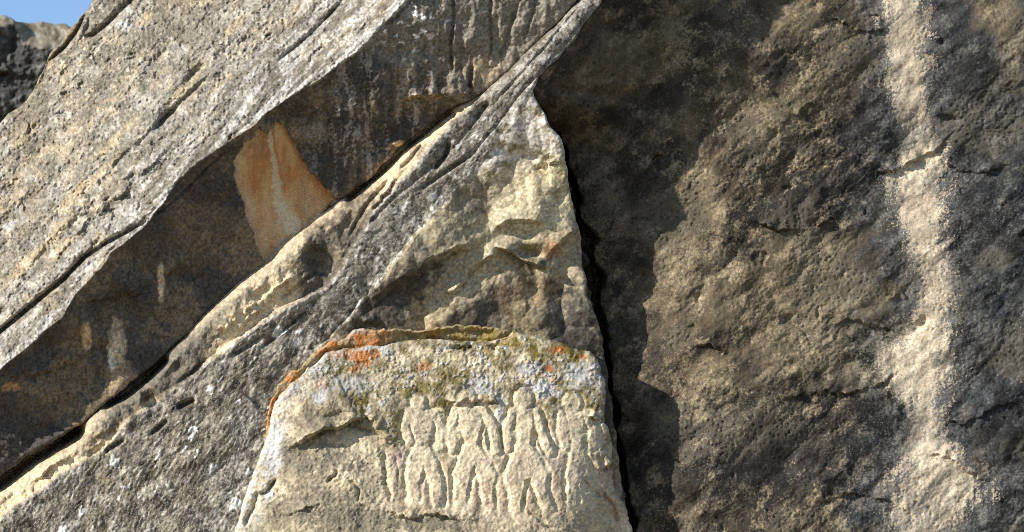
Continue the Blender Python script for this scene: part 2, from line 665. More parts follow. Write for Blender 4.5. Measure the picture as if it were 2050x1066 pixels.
    # ochre and grey-tan patches of the thinner patina
    for cx, cy, rx, ry, an, st in ((1500, 560, 230, 110, 20, .55), (1600, 690, 150, 100, 10, .7), (1430, 780, 50, 75, 0, .75), (1350, 560, 70, 130, 0, .6),
                                   (1400, 330, 26, 170, 20, .6), (1590, 40, 45, 60, 0, .8), (1740, 605, 90, 36, 20, .85), (1750, 720, 80, 60, 0, .8), (1530, 230, 60, 90, 30, .4),
                                   (1985, 20, 50, 50, 0, .8), (2030, 90, 40, 90, 0, .5), (1340, 120, 24, 70, 0, .5), (1640, 520, 90, 40, 20, .6), (1650, 200, 40, 60, 0, .4),
                                   (1310, 240, 40, 60, 0, .35), (1160, 70, 45, 60, 0, .5), (1480, 1010, 60, 40, 0, .3), (1970, 920, 30, 60, 0, .35)):
        col = mix(col, st * blob(cx, cy, rx, ry, an), (0.40, 0.32, 0.20))
    # charcoal crusts
    for cx, cy, rx, ry, an, st in ((1540, 910, 300, 120, 8, .75), (1620, 400, 210, 55, 24, .75), (1745, 690, 46, 40, 0, .95), (1990, 480, 80, 70, 0, .85), (1470, 500, 90, 30, 20, .4),
                                   (2015, 880, 70, 190, 0, .75), (1720, 250, 90, 60, 30, .75), (1935, 150, 80, 70, 0, .6), (1790, 850, 80, 40, 0, .7), (1560, 130, 60, 50, 30, .4), (1960, 700, 60, 50, 0, .5),
                                   (1940, 330, 80, 60, 20, .45), (1330, 860, 60, 120, 0, .5), (1640, 770, 120, 22, 0, .5)):
        col = mix(col, st * blob(cx, cy, rx, ry, an), (0.050, 0.049, 0.048))
    # brown patina of the part beside the slab
    lf = 1 - sstep(1240, 1420, x + 60 * n1)
    col = mix(col, 0.6 * lf, (0.085, 0.070, 0.054))
    col = mix(col, 0.75 * lf * sstep(0.0, 0.5, 0.7 * n1 + n5), (0.185, 0.145, 0.098))
    col = mix(col, 0.6 * lf * sstep(0.1, 0.5, n2 - 0.5 * n1), (0.045, 0.040, 0.036))
    # bleached run-off stream, broken by the relief
    S = np.array(STREAM, float)
    cx = np.interp(y, S[:, 1], S[:, 0])
    hw = np.interp(y, S[:, 1], S[:, 2])
    dd = np.abs(x - cx + 7 * n2 + 6 * n5 + 3 * n4) / hw
    drip = fbm(x + 4 * n3, y * 0.07, 13, 3, 49, 0.6)
    dd = dd + 0.28 * drip * sstep(0.3, 0.8, dd)
    halo = 1 - sstep(0.7, 2.6, dd + 0.45 * n1 + 0.5 * n5)
    col = mix(col, 0.55 * halo * sstep(-0.25, 0.25, n5 + 0.8 * n4), (0.24, 0.235, 0.215))
    col = mix(col, 0.8 * blob(1770, 690, 90, 110, 0) * sstep(-0.4, 0.3, n5 + 0.5 * n4), (0.36, 0.32, 0.24))
    core = 1 - sstep(0.78, 0.94, dd + 0.35 * n2 + 0.6 * n5 + 0.55 * n4)
    veil = 1 - 0.65 * sstep(-0.05, 0.6, fbm(x, y, 50, 4, 47, 0.6)) * sstep(0.0, 0.6, dd)
    gap = 1 - 0.8 * np.exp(-((y - 268 + 0.4 * (x - 1830) + 14 * n3) / 24) ** 2) * (x < 1856) - 0.6 * np.exp(-((y - 850 + 12 * n3) / 34) ** 2)
    col = mix(col, np.clip(core * veil * gap, 0, 0.97), (0.48, 0.405, 0.295))
    col = mix(col, core * 0.4 * sstep(0.1, 0.5, drip + 0.3 * n5), (0.36, 0.30, 0.215))
    col = mix(col, core * 0.35 * sstep(0.1, 0.6, n1 + n3), (0.49, 0.36, 0.25))
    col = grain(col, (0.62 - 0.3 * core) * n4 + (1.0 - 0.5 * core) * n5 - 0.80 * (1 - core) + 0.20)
    flecks = spots(x, y, 8, 0.30, 12, 0.12, 0.42, 0.18, 3)
    col = mix(col, 0.55 * flecks * sstep(-0.3, 0.3, n1 + n3), (0.26, 0.23, 0.17))
    flk = spots(x + 300, y, 9, 0.35, 14, 0.12, 0.45, 0.2, 3)
    col = mix(col, 0.55 * flk, (0.035, 0.033, 0.03))
    col = mix(col, honey * (1 - pits) * 0.3, (0.20, 0.175, 0.125))
    al = np.clip(0.18 + 0.25 * n1 + 0.2 * (y > 400), 0, 0.5)
    return E, rgba(col, al), {}


WALL_OUT = [(1290, -430), (2450, -430), (2450, 1640), (1010, 1640), (1010, 560), (1040, 330), (1040, 172), (1110, 112), (1200, -12), (1270, -200)]
mat_wall = rock_material('patinated_cliff_rock', 170, 0.34, 0.4, 0.25)
wall = thing('patinated_cliff', 'huge dark patinated cliff wall with a pale bleached streak, filling the right side', 'cliff', (2.0, 0.2, 0))
rock_body(WALL_OUT, wall_field, mat_wall, [('rock_face', None)], wall, seed=3, rim_amp=4, frame=(-25, 2300, -60, 1091))

# ------------------------------------------------------------------ the bedded slab in the middle
GAP = [(-260, 1178), (-100, 1036), (0, 958), (65, 905), (130, 872), (170, 843), (207, 813), (215, 804), (240, 783), (280, 753),
       (325, 715), (370, 678), (415, 628), (450, 598), (480, 568), (499, 556), (545, 522), (572, 489), (602, 464), (636, 435),
       (677, 402), (700, 388), (744, 355), (800, 296), (840, 265), (900, 221), (945, 200), (970, 184), (1015, 145), (1065, 95),
       (1110, 55), (1140, 15), (1165, -5), (1240, -90), (1330, -200)]
slab_ctrl = [(1200, 0, 325), (1068, 175, 343), (1110, 250, 322), (1140, 330, 282), (1150, 400, 258), (1160, 460, 236), (1172, 560, 214), (1190, 650, 204),
             (1230, 850, 170), (1260, 1000, 110), (940, 205, 328), (700, 390, 342), (930, 385, 308), (1000, 500, 286), (900, 600, 288), (1100, 600, 244),
             (700, 620, 316), (600, 700, 338), (500, 850, 366), (540, 800, 357), (480, 1000, 382), (0, 970, 458), (300, 1066, 425), (300, 760, 395),
             (0, 1066, 475), (1000, 660, 236), (-200, 1300, 540), (300, 1500, 500), (1100, 1500, 190), (1280, -100, 302), (500, 560, 370), (500, 720, 368),
             (700, 540, 336), (775, 490, 330), (860, 400, 322), (800, 850, 270), (1000, 1000, 200), (800, 1150, 270), (1000, 850, 212), (650, 1000, 330), (620, 850, 325), (1100, 750, 200)]
slab_f = rbf(slab_ctrl)
TEDGE = [(1070, 176), (1045, 210), (1000, 280), (965, 320), (930, 366), (886, 415), (841, 460), (807, 501), (762, 561), (735, 598), (690, 645), (640, 690), (600, 760)]
LIMB = [(-100, 1110), (0, 1035), (70, 985), (150, 930), (215, 890), (258, 840), (322, 796), (382, 748), (432, 712), (490, 668), (540, 630), (603, 598),
        (648, 578), (676, 545), (700, 500), (728, 462), (742, 425), (790, 372), (842, 312), (900, 244), (940, 212), (965, 188), (1015, 145), (1065, 95), (1110, 55), (1165, -5), (1240, -90)]
END_POLY = TEDGE + [(600, 820), (700, 1400), (1400, 1400), (1300, 1000), (1300, 500), (1190, 330), (1140, 240), (1090, 160)]


def slab_field(xc, yc, x, y, sd):
    E = slab_f(xc, yc)
    wx, wy = xc + 3.5 * fbm(x, y, 45, 4, 105), yc + 3.5 * fbm(x, y, 45, 4, 109)
    # bedding plane that runs back beneath the overhang
    d, s, t = polyline(xc, yc, GAP, 300)
    g = d * s                                     # >0 : above the contact line
    E = E - 26 * np.exp(-np.maximum(-g, 0) / 8) - np.where(g > 0, np.minimum(g * 2.2, 260), 0)
    E = E + 8 * np.exp(-((-g - 22) / 60) ** 2) * (g < 0) * sstep(1000, 850, xc)
    n1 = fbm(x, y, 130, 4, 141, 0.55)
    # hollows that stay dark under the contact
    for pts, w, dep in (([(-40, 985), (0, 962), (60, 915), (105, 890), (150, 862)], 17, 130), ([(215, 806), (245, 790), (290, 757), (325, 722)], 11, 90),
                        ([(700, 392), (760, 345), (815, 290), (900, 226)], 9, 60)):
        dd, _, tt = polyline(xc, yc, pts, 90)
        E = E - dep * np.exp(-(dd / w) ** 2)
    # the lichen-covered bed stands proud of the beige one
    ld, ls, lt = polyline(wx, wy, LIMB, 400)
    l = -ld * ls                                  # >0 below the edge
    lowbed = sstep(-5, 7, l)
    E = E + 11 * lowbed * np.clip(1 - l / 260, 0.15, 1)
    # end block
    td = sdpoly(wx, wy, END_POLY, 90)
    endm = sstep(-3, 4, td) * (yc > 175)
    td = np.where(endm > 0, np.minimum(td, 400), 0)
    E = E - endm * (4 + np.minimum(0.2 * np.maximum(td, 0), 16))
    a, b = rot(x, y, 41, 2.6)
    wa, wb = rot(wx, wy, 41, 3.2)
    bed = 1 - endm
    strip = bed * (1 - lowbed)
    grey = bed * lowbed
    # layered strips
    lay = fbm(wa, wb, 30, 3, 151, 0.5)
    E = E + bed * (0.4 * lay + 2 * fbm(wa, wb, 110, 2, 152) + 5 * facets(wa, wb, 46, 157))
    E = E + strip * (1.5 * fbm(x, y, 20, 4, 153, 0.65) + 9 * facets(wa, wb, 58, 11) + 4.0 * facets(x, y, 22, 12) + 2.2 * facets(x, y, 10, 13) + 1.0 * fbm(x, y, 5, 2, 159))
    av, bv = rot(x, y, 57, 2.1)
    upr = sstep(560, 700, x)
    crust = fbm(av, bv, 9, 3, 155, 0.6, 'billow') * (1 - upr) + 0.7 * fbm(x, y, 9, 3, 158, 0.6, 'billow') * upr
    E = E + grey * (2.9 * crust + 1.5 * fbm(av, bv, 26, 3, 156) + (2.5 + 2 * upr) * facets(x, y, 34, 23) + 6 * upr * facets(wa * 1.6, wb, 60, 24))
    for pts, w, dep in (([(720, 470), (790, 395), (850, 345), (905, 300), (960, 232), (1010, 190)], 3, 4),
                        ([(930, 330), (985, 262), (1040, 190), (1075, 150)], 3, 5),
                        ([(840, 380), (900, 340), (955, 300)], 4, 12), ([(700, 470), (735, 410), (780, 360)], 4, 14),
                        ([(995, 200), (1060, 130), (1130, 50), (1170, 0)], 3, 6), ([(870, 340), (890, 315), (900, 285)], 4, 22),
                        ([(950, 240), (962, 220), (980, 205)], 6, 20), ([(1040, 195), (1085, 140), (1140, 80), (1190, 10)], 3, 4),
                        ([(355, 818), (375, 808), (390, 800)], 5, 22), ([(300, 870), (315, 858), (335, 842)], 4, 16),
                        ([(210, 905), (230, 893), (248, 880)], 4, 16), ([(520, 700), (570, 660), (610, 625)], 3, 9),
                        ([(640, 690), (690, 640), (720, 600)], 3, 8), ([(465, 712), (500, 690), (520, 678)], 4, 16),
                        ([(800, 340), (815, 325), (845, 290)], 3, 10), ([(560, 600), (600, 570), (640, 540)], 4, 12)):
        E = crack(E, wx * 0.35 + xc * 0.65, wy * 0.35 + yc * 0.65, pts, w, dep)
    for pts, hgt in (([(60, 965), (110, 930), (150, 905)], 9), ([(415, 690), (470, 640), (520, 600)], 10), ([(520, 610), (560, 572), (600, 545)], 12), ([(470, 660), (505, 632), (530, 618)], 8),
                     ([(735, 430), (760, 400), (800, 350)], 9), ([(180, 880), (205, 868), (235, 850)], 9), ([(340, 770), (375, 745), (410, 715)], 8)):
        E = ledge(E, wx, wy, pts, hgt * strip, 14, 3, 5 * strip, 12)
    # rounded hollows in the beige bed
    for cx, cy, rx, ry, dep in ((642, 522, 30, 30, 26), (695, 465, 20, 16, 9), (520, 590, 30, 10, 8), (300, 800, 16, 26, 26), (140, 895, 18, 6, 9),
                                (290, 800, 8, 5, 10), (195, 905, 22, 7, 9), (350, 745, 30, 12, 12), (150, 880, 10, 8, 12), (860, 250, 20, 12, 8), (700, 440, 14, 10, 10)):
        ca, sa = math.cos(math.radians(40)), math.sin(math.radians(40))
        hxw, hyw = xc + 8 * facets(x, y, 30, 15), yc + 8 * facets(x, y, 30, 16)
        px, py = (hxw - cx) * ca - (hyw - cy) * sa, (hxw - cx) * sa + (hyw - cy) * ca
        q = (px / rx) ** 2 + (py / ry) ** 2
        E = E - dep * np.exp(-q ** 2)
    # end block relief: ridges, hollow with a lip
    big = fbm(x, y, 110, 3, 160)
    E = E + endm * (20 * facets(wx, wy, 110, 3) + 9 * facets(wx + 40, wy, 46, 5) + 2.6 * facets(x, y, 17, 6) + 0.8 * fbm(x, y, 6, 3, 163, 0.6) + 1.2 * fbm(x, y, 22, 3, 162))
    jx, jy = xc + 9 * facets(x, y, 26, 7), yc + 9 * facets(x, y, 30, 8)
    E = ledge(E, jx, jy, [(720, 618), (800, 556), (880, 512), (968, 468)], 22 * endm, 40, 12, 12 * endm, 30, jag=0.15)
    E = ledge(E, jx, jy, [(880, 596), (935, 540), (1006, 496)], 15 * endm, 46, 10, 8 * endm, 34, jag=0.15)
    E = ledge(E, xc, yc, [(990, 492), (1020, 500), (1045, 518), (1070, 528), (1100, 536)], 26, 8, 4, 20, 46, jag=0.15)
    E = ledge(E, wx, wy, [(985, 455), (1020, 442), (1060, 438), (1095, 450)], 20, 40, 6, 8, 20, jag=0.15)
    E = ledge(E, wx, wy, [(1092, 520), (1110, 495), (1135, 470), (1160, 452)], 22, 28, 6, 16, 50, jag=0.15)
    E = ledge(E, wx, wy, [(1070, 330), (1095, 326), (1135, 322)], 12, 18, 4, 12, 16)
    E = ledge(E, wx, wy, [(690, 660), (720, 642), (760, 648)], 12, 14, 4, 8, 14)
    for cx, cy, rx, ry, dep in ((1062, 505, 28, 13, 34), (1030, 470, 40, 12, 14), (1060, 585, 60, 46, 26), (1120, 600, 26, 50, 18)):
        E = E - dep * np.exp(-(((wx - cx) / rx) ** 2 + ((wy - cy) / ry) ** 2))
    # ---------------- colour
    n2 = fbm(wa, wb, 60, 4, 142, 0.55)
    n3 = fbm(x, y, 18, 4, 143, 0.6)
    n4 = fbm(x, y, 6, 3, 144, 0.7)
    nl = fbm(av, bv, 22, 4, 145, 0.6)
    beige = np.tile(np.array((0.64, 0.51, 0.335), F32), (len(x), 1))
    beige = mix(beige, 0.8 * sstep(0.0, 0.5, n3), (0.53, 0.41, 0.26))
    # dark weathered patches along the strip, with the hollow's shade painted in
    for cx, cy, rx, ry, st in ((420, 650, 110, 16, .55), (345, 735, 95, 50, .95), (410, 672, 50, 24, .7), (255, 805, 70, 30, .9), (150, 868, 30, 12, .6), (640, 556, 60, 36, .95), (700, 440, 95, 44, .96), (650, 520, 62, 56, .97), (715, 480, 60, 60, .97),
                               (640, 470, 40, 40, .6), (1080, 100, 80, 90, .8), (200, 870, 60, 18, .5), (835, 300, 14, 50, .5), (760, 420, 12, 40, .4)):
        ca, sa = math.cos(math.radians(41)), math.sin(math.radians(41))
        px, py = (x - cx) * ca - (y - cy) * sa, (x - cx) * sa + (y - cy) * ca
        dd = np.sqrt((px / rx) ** 2 + (py / ry) ** 2) + 0.25 * n2 + 0.35 * n3
        w = st * (1 - sstep(0.5, 1.15, dd))
        beige = mix(beige, w, (0.13, 0.112, 0.085))
        beige = mix(beige, w * sstep(0.0, 0.3, n3), (0.065, 0.058, 0.048))
    beige = mix(beige, 0.45 * sstep(44, 14, -g + 16 * n3 + 10 * n1) * sstep(640, 560, x) * sstep(60, 160, x), (0.27, 0.245, 0.20))  # greyer beside the contact: shade under the overhang painted in
    beige = mix(beige, 0.9 * sstep(930, 980, x + 30 * n1), (0.12, 0.10, 0.075))
    beige = mix(beige, 0.45 * sstep(0.25, 0.6, n2 + 0.4 * n3), (0.34, 0.28, 0.20))
    greyc = np.tile(np.array((0.215, 0.183, 0.138), F32), (len(x), 1))
    greyc = mix(greyc, 0.9 * sstep(-0.05, 0.35, nl + 0.4 * n4), (0.075, 0.063, 0.048))
    greyc = mix(greyc, 0.7 * sstep(0.1, 0.4, -nl + 0.4 * n1), (0.40, 0.36, 0.29))
    upb = sstep(690, 760, x + 20 * n1) * sstep(-0.35, 0.15, n2 + 0.4 * n3)
    greyc = mix(greyc, 0.55 * upb, (0.115, 0.096, 0.072))
    greyc = mix(greyc, 0.5 * spots(av * 1.2, bv, 60, 0.3, 21, 0.2, 0.5, 0.3, 20), (0.17, 0.145, 0.055))
    w1 = np.maximum(spots(av * 1.0, bv, 8, 0.55, 22, 0.16, 0.5, 0.2, 3), spots(av * 1.1, bv, 13, 0.4, 35, 0.16, 0.5, 0.15, 4))
    w2 = spots(av * 1.5, bv, 26, 0.30, 23, 0.14, 0.42, 0.10, 6)
    nm = fbm(x, y, 70, 4, 171, 0.55)
    nf = fbm(av * 1.2, bv, 34, 4, 172, 0.6)
    w1 = w1 * sstep(-0.25, 0.3, nf + 0.5 * nm)
    greyc = mix(greyc, 0.65 * sstep(0.05, 0.4, -nf + 0.4 * nm), (0.10, 0.085, 0.064))
    greyc = mix(greyc, 0.4 * sstep(0.2, 0.5, nm - 0.3 * nf), (0.29, 0.245, 0.165))
    greyc = mix(greyc, 0.8 * w1 * sstep(-0.15, 0.35, n1 + n3), (0.47, 0.43, 0.36))
    greyc = mix(greyc, 0.95 * w2, WHITE)
    greyc = mix(greyc, 0.6 * upr * sstep(-0.5, 0.1, n3 + n4), (0.175, 0.165, 0.145))
    dT = polyline(x, y, TEDGE, 120)[0]
    al_, ac_ = rot(x, y, 44, 2.2)
    w3 = spots(al_, ac_, 15, 0.7, 39, 0.16, 0.55, 0.14, 5) * sstep(95, 35, dT)
    greyc = mix(greyc, 0.9 * w3 * sstep(-0.3, 0.2, n1 + n3), (0.58, 0.56, 0.52))
    # pale edges of the bed
    edge = np.exp(-(l / 26) ** 2) * (l > -4)
    greyc = mix(greyc, 0.4 * edge * sstep(-0.3, 0.2, n3 + n4), (0.37, 0.35, 0.31))
    nearT = np.exp(-(polyline(wx, wy, TEDGE, 120)[0] / 17) ** 2)
    greyc = mix(greyc, 0.6 * nearT * sstep(-0.15, 0.3, n3 + n4), (0.50, 0.47, 0.42))
    toB = sstep(120, 20, polyline(wx, wy, [(540, 860), (505, 950), (470, 1066), (440, 1200)], 140)[0]) * (n4 + n3 > -0.05)
    greyc = mix(greyc, 0.35 * toB, (0.40, 0.39, 0.36))
    blk = np.tile(np.array((0.36, 0.30, 0.195), F32), (len(x), 1))
    blk = mix(blk, 0.8 * sstep(0.0, 0.5, n3 + n1 * 0.5), (0.215, 0.185, 0.135))
    blk = mix(blk, 0.85 * sstep(345, 285, y + 30 * n2 + 0.2 * (x - 1080)), (0.47, 0.42, 0.37))
    blk = mix(blk, 0.8 * sstep(330, 240, y + 30 * n1) * sstep(0.0, 0.35, n3 + n4 * 0.6), (0.66, 0.65, 0.63))
    blk = mix(blk, 0.7 * sstep(520, 470, y + 20 * n1 + 0.5 * (x - 1000)) * sstep(930, 1000, x + 30 * n1), (0.47, 0.41, 0.29))
    blk = mix(blk, 0.75 * sstep(335, 285, y + 22 * n1 + 0.25 * (x - 1080)) * sstep(-0.6, 0.0, n3), (0.53, 0.50, 0.47))
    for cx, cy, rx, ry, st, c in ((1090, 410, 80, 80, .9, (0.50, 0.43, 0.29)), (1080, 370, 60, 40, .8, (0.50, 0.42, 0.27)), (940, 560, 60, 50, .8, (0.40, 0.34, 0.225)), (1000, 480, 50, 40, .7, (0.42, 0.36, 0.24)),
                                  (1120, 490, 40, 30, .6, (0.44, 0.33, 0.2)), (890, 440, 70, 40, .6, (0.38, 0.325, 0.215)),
                                  (820, 565, 120, 40, .95, (0.075, 0.065, 0.052)), (750, 625, 120, 60, .92, (0.085, 0.074, 0.06)), (950, 640, 170, 40, .92, (0.08, 0.07, 0.056)),  # dark entries paint in the shade below the ledges and lip
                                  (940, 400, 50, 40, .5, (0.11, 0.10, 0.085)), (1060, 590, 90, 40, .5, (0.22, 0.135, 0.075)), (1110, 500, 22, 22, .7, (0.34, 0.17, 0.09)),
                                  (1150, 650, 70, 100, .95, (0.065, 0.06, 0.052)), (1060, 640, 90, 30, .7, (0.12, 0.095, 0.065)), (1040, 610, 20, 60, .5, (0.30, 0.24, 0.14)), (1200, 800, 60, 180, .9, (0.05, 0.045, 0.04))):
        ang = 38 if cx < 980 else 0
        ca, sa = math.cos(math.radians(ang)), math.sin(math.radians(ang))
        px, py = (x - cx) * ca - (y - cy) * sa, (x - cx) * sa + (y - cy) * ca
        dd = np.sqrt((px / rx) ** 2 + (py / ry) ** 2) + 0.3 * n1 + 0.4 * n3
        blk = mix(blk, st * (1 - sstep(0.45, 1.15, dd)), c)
    blk = mix(blk, 0.6 * sstep(0.2, 0.5, n1 - n3) * sstep(420, 340, y), (0.21, 0.175, 0.06))
    col = beige * (1 - lowbed)[:, None] + greyc * lowbed[:, None]
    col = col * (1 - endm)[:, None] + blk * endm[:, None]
    col = grain(col, (0.6 - 0.15 * strip + 0.1 * grey) * n4 + (0.45 - 0.15 * strip) * n3 + 0.06 - 0.03 * grey)
    E = E + grey * (1.5 * w1 + 2 * w2)
    al = np.clip(grey * 0.5 + 0.1, 0, 1)
    return E, rgba(col, al), {'low': grey, 'end': endm}


SLAB_OUT = [(-330, 1640), (-330, 1100), (-100, 960), (0, 885), (200, 735), (420, 560), (640, 380), (760, 290), (900, 160), (1000, 90),
            (1090, 0), (1180, -80), (1270, -190), (1330, -150), (1255, -70), (1210, -5), (1165, 60), (1122, 112), (1085, 150), (1066, 180), (1073, 200), (1092, 225),
            (1100, 255), (1120, 275), (1130, 305), (1137, 360), (1145, 400), (1155, 440), (1163, 480), (1165, 530), (1176, 560), (1175, 588),
            (1188, 618), (1199, 648), (1208, 700), (1219, 775), (1228, 845), (1238, 915), (1250, 993), (1262, 1066), (1300, 1300), (1320, 1640)]
mat_slab = rock_material('bedded_limestone', 160, 0.28, 0.55, 0.45)
slab = thing('layered_rock', 'tilted layered rock below the overhang, beige strip, lichen-spotted grey bed and pointed end block', 'rock', (-1.2, 0.2, 0))
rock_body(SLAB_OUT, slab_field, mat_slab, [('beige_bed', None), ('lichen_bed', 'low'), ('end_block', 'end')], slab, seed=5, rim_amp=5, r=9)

# ------------------------------------------------------------------ the leaning slab above
def along_line(ctrl):
    C = sorted((x * 0.766 - y * 0.643, e) for x, y, e in ctrl)
    t = np.linspace(C[0][0] - 300, C[-1][0] + 300, 200)
    v = np.interp(t, [c[0] for c in C], [c[1] for c in C])
    ker = np.hanning(25)
    v = np.convolve(np.pad(v, 12, 'edge'), ker / ker.sum(), 'valid')
    return lambda x, y: np.interp(x * 0.766 - y * 0.643, t, v).astype(F32)


BROW = [(-260, 955), (-100, 822), (0, 738), (50, 698), (125, 633), (150, 588), (200, 538), (220, 510), (280, 460), (320, 415), (350, 370),
        (400, 322), (430, 300), (480, 270), (520, 240), (540, 221), (585, 190), (635, 165), (665, 140), (715, 105), (750, 68), (785, 40),
        (820, 2), (870, -60), (960, -180), (1060, -330)]
brow_E = along_line([(-260, 955, 548), (0, 740, 522), (170, 560, 508), (300, 430, 500), (420, 310, 490), (560, 215, 472), (640, 165, 462), (760, 60, 456), (830, 0, 450), (1060, -330, 410)])
gap_E = along_line([(-260, 1178, 500), (0, 960, 452), (215, 804, 408), (370, 678, 372), (500, 556, 352), (700, 388, 326), (840, 265, 326), (945, 200, 328), (1165, -5, 336), (1330, -200, 302)])
SCAR = [(518, 257), (535, 268), (545, 258), (553, 242), (565, 251), (589, 281), (602, 318), (623, 345), (643, 369), (663, 386), (676, 398), (636, 437),
        (602, 466), (572, 493), (548, 525), (528, 528), (511, 480), (488, 416), (474, 366), (466, 325), (494, 281)]


def lean_field(xc, yc, x, y, sd):
    wx, wy = xc + 2.6 * fbm(x, y, 38, 4, 205), yc + 2.6 * fbm(x, y, 38, 4, 209)
    bd, bs, bt = polyline(wx, wy, BROW, 900)
    gd, gs, gt = polyline(xc, yc, GAP, 900)
    top = bs > 0
    eb, eg = brow_E(xc, yc), gap_E(xc, yc)
    n1 = fbm(x, y, 130, 4, 241, 0.55)
    # top face slopes back, underside cuts in below the brow
    Et = eb - 0.58 * bd - 5 * np.exp(-bd / 14)
    u = bd / np.maximum(bd + np.maximum(gd, 0), 1e-3)
    rightface = sstep(560, 720, xc)
    prof = (1 - rightface) * (1 - (1 - u) ** 1.9) + rightface * u ** 0.95
    Eu = eb + (eg - eb) * prof - 10 * (1 - np.exp(-bd / 7))
    # leave the base a hair in front of the bed it rests on
    Eu = Eu + 6 * u
    E = np.where(top, Et, Eu)
    topm = sstep(-2.5, 2.5, bd * bs)
    und = 1 - topm
    a, b = rot(x, y, 46, 2.6)
    wa, wb = rot(wx, wy, 46, 3.0)
    crust = fbm(x, y, 10, 3, 251, 0.6, 'billow')
    lay = fbm(wa, wb, 34, 3, 252, 0.55)
    nearb = np.exp(-bd / 60) * topm
    streakf = fbm(a * 0.6, b, 8, 3, 253, 0.6)
    E = E + topm * (7 * fbm(wa, wb, 110, 3, 254) + 3 * lay + 7 * facets(wa, wb, 60, 19) + 2.5 * fbm(wa * 0.6, wb, 17, 2, 261, 0.5, 'ridge') + 5.2 * crust * (1 - 0.4 * nearb) + 2.6 * nearb * streakf + 1.1 * fbm(x, y, 4.5, 2, 255))
    pit = spots(x, y, 34, 0.35, 24, 0.08, 0.3, 0.12, 9)
    E = E - topm * 7 * pit
    E = E + und * (13 * facets(wx, wy, 85, 262) + 5 * facets(wx, wy, 34, 263) + 3.5 * fbm(x, y, 75, 3, 256) + 2.6 * fbm(x, y, 24, 3, 257, 0.55) + 1.1 * fbm(x, y, 7, 2, 258)) * np.clip(gd / 25, 0.25, 1)
    # cracks and steps of the top face
    cx_, cy_ = wx * 0.3 + xc * 0.7, wy * 0.3 + yc * 0.7
    for pts, w, dep in (([(-40, 700), (0, 664), (60, 615), (130, 558), (170, 515), (230, 478), (300, 440)], 5, 30),
                        ([(300, 440), (360, 392), (420, 330), (455, 300)], 3, 9),
                        ([(560, 120), (620, 70), (650, 40), (690, 0)], 4, 16), ([(760, 60), (790, 35), (825, -5)], 4, 18),
                        ([(84, 165), (95, 125), (130, 95), (152, 65), (165, 40), (182, 5), (200, -30)], 4, 20),
                        ([(160, 78), (185, 72), (215, 48), (260, 5), (290, -30)], 6, 24),
                        ([(180, 30), (176, 55), (165, 72)], 4, 10),
                        ([(310, 260), (340, 225), (380, 190), (420, 150)], 5, 12), ([(270, 300), (320, 245), (360, 215)], 4, 8)):
        E = crack(E, cx_, cy_, pts, w, dep)
    for cx, cy, rx, ry, dep in ((335, 240, 30, 16, 16), (390, 150, 26, 12, 12), (30, 430, 60, 16, 14), (440, 110, 20, 10, 10), (240, 330, 60, 10, 9), (120, 480, 70, 12, 10)):
        ca, sa = math.cos(math.radians(46)), math.sin(math.radians(46))
        px, py = (wx - cx) * ca - (wy - cy) * sa, (wx - cx) * sa + (wy - cy) * ca
        E = E - dep * np.exp(-((px / rx) ** 2 + (py / ry) ** 2) ** 2)
    E = ledge(E, wx, wy, [(100, 530), (160, 455), (230, 400), (300, 330), (350, 280)], 12 * topm, 40, 6)
    # underside: ribs, nubs, secondary overhang, vertical cracks of the right faces
    for cx, cy, rx, ry, h_ in ((232, 745, 26, 60, 26), (180, 655, 12, 28, 14), (250, 560, 60, 24, 16), (795, 288, 22, 10, 12), (690, 300, 26, 90, 10),
                               (760, 200, 22, 110, 10), (600, 230, 30, 26, -14), (540, 235, 26, 16, -12), (310, 550, 40, 20, -12), (865, 240, 40, 30, 14), (60, 780, 80, 30, 10), (885, 236, 44, 24, -40), (600, 380, 0.1, 0.1, 0)):
        E = E + und * h_ * np.exp(-(((wx - cx) / rx) ** 2 + ((wy - cy) / ry) ** 2))
    E = ledge(E, wx, wy, [(805, 196), (840, 190), (880, 192), (915, 198), (945, 180)], 22, 26, 4, 14, 26)
    E = ledge(E, wx, wy, [(150, 610), (220, 590), (270, 585), (330, 545), (390, 500)], 14 * und, 30, 6, 10, 30)
    E = ledge(E, wx, wy, [(0, 765), (60, 745), (120, 735), (170, 700)], 12 * und, 24, 6, 8, 24)
    E = ledge(E, wx, wy, [(780, 290), (800, 292), (825, 275)], 12, 12, 3, 6, 12)
    for pts, w, dep in (([(905, -20), (908, 40), (902, 90), (905, 150)], 3, 12), ([(985, -20), (980, 30), (983, 100), (975, 130)], 3, 9), ([(1040, 0), (1020, 60), (1000, 120)], 3, 8),
                        ([(945, 130), (940, 170), (948, 205)], 4, 14), ([(870, 60), (868, 130), (880, 180)], 3, 6), ([(655, 180), (658, 250), (668, 330)], 4, 7),
                        ([(735, 150), (738, 240), (736, 320)], 4, 7), ([(1080, -30), (1062, 40), (1050, 80)], 3, 8)):
        E = crack(E, cx_, cy_, pts, w, dep)
    # broad upright ribs of the dark face
    E = E + und * rightface * (4 * fbm(wx, wy * 0.22, 42, 3, 259) + 2 * fbm(wx, wy * 0.2, 14, 2, 260))
    # fresh scar: a smooth scoop
    sc = sdpoly(xc + 5 * fbm(x, y, 26, 3, 215), yc + 5 * fbm(x, y, 26, 3, 216), SCAR, 120)
    scm = sstep(-1.5, 1.5, sc)
    scb = sstep(-1.5, 2, sc + 2.5 * fbm(x, y, 9, 3, 218))
    scoop = np.clip(sc / 60, 0, 1)
    calm = 1 - 0.85 * sstep(0, 10, sc)
    base = eb + (eg - eb) * prof - 10
    E = np.where(sc > 0, base + (E - base) * calm - 13 - 20 * scoop * (1 - 0.45 * scoop) + 4 * fbm(wx, wy * 0.35, 46, 3, 217), E)
    # ---------------- colour
    n2 = fbm(wa, wb, 70, 4, 242, 0.55)
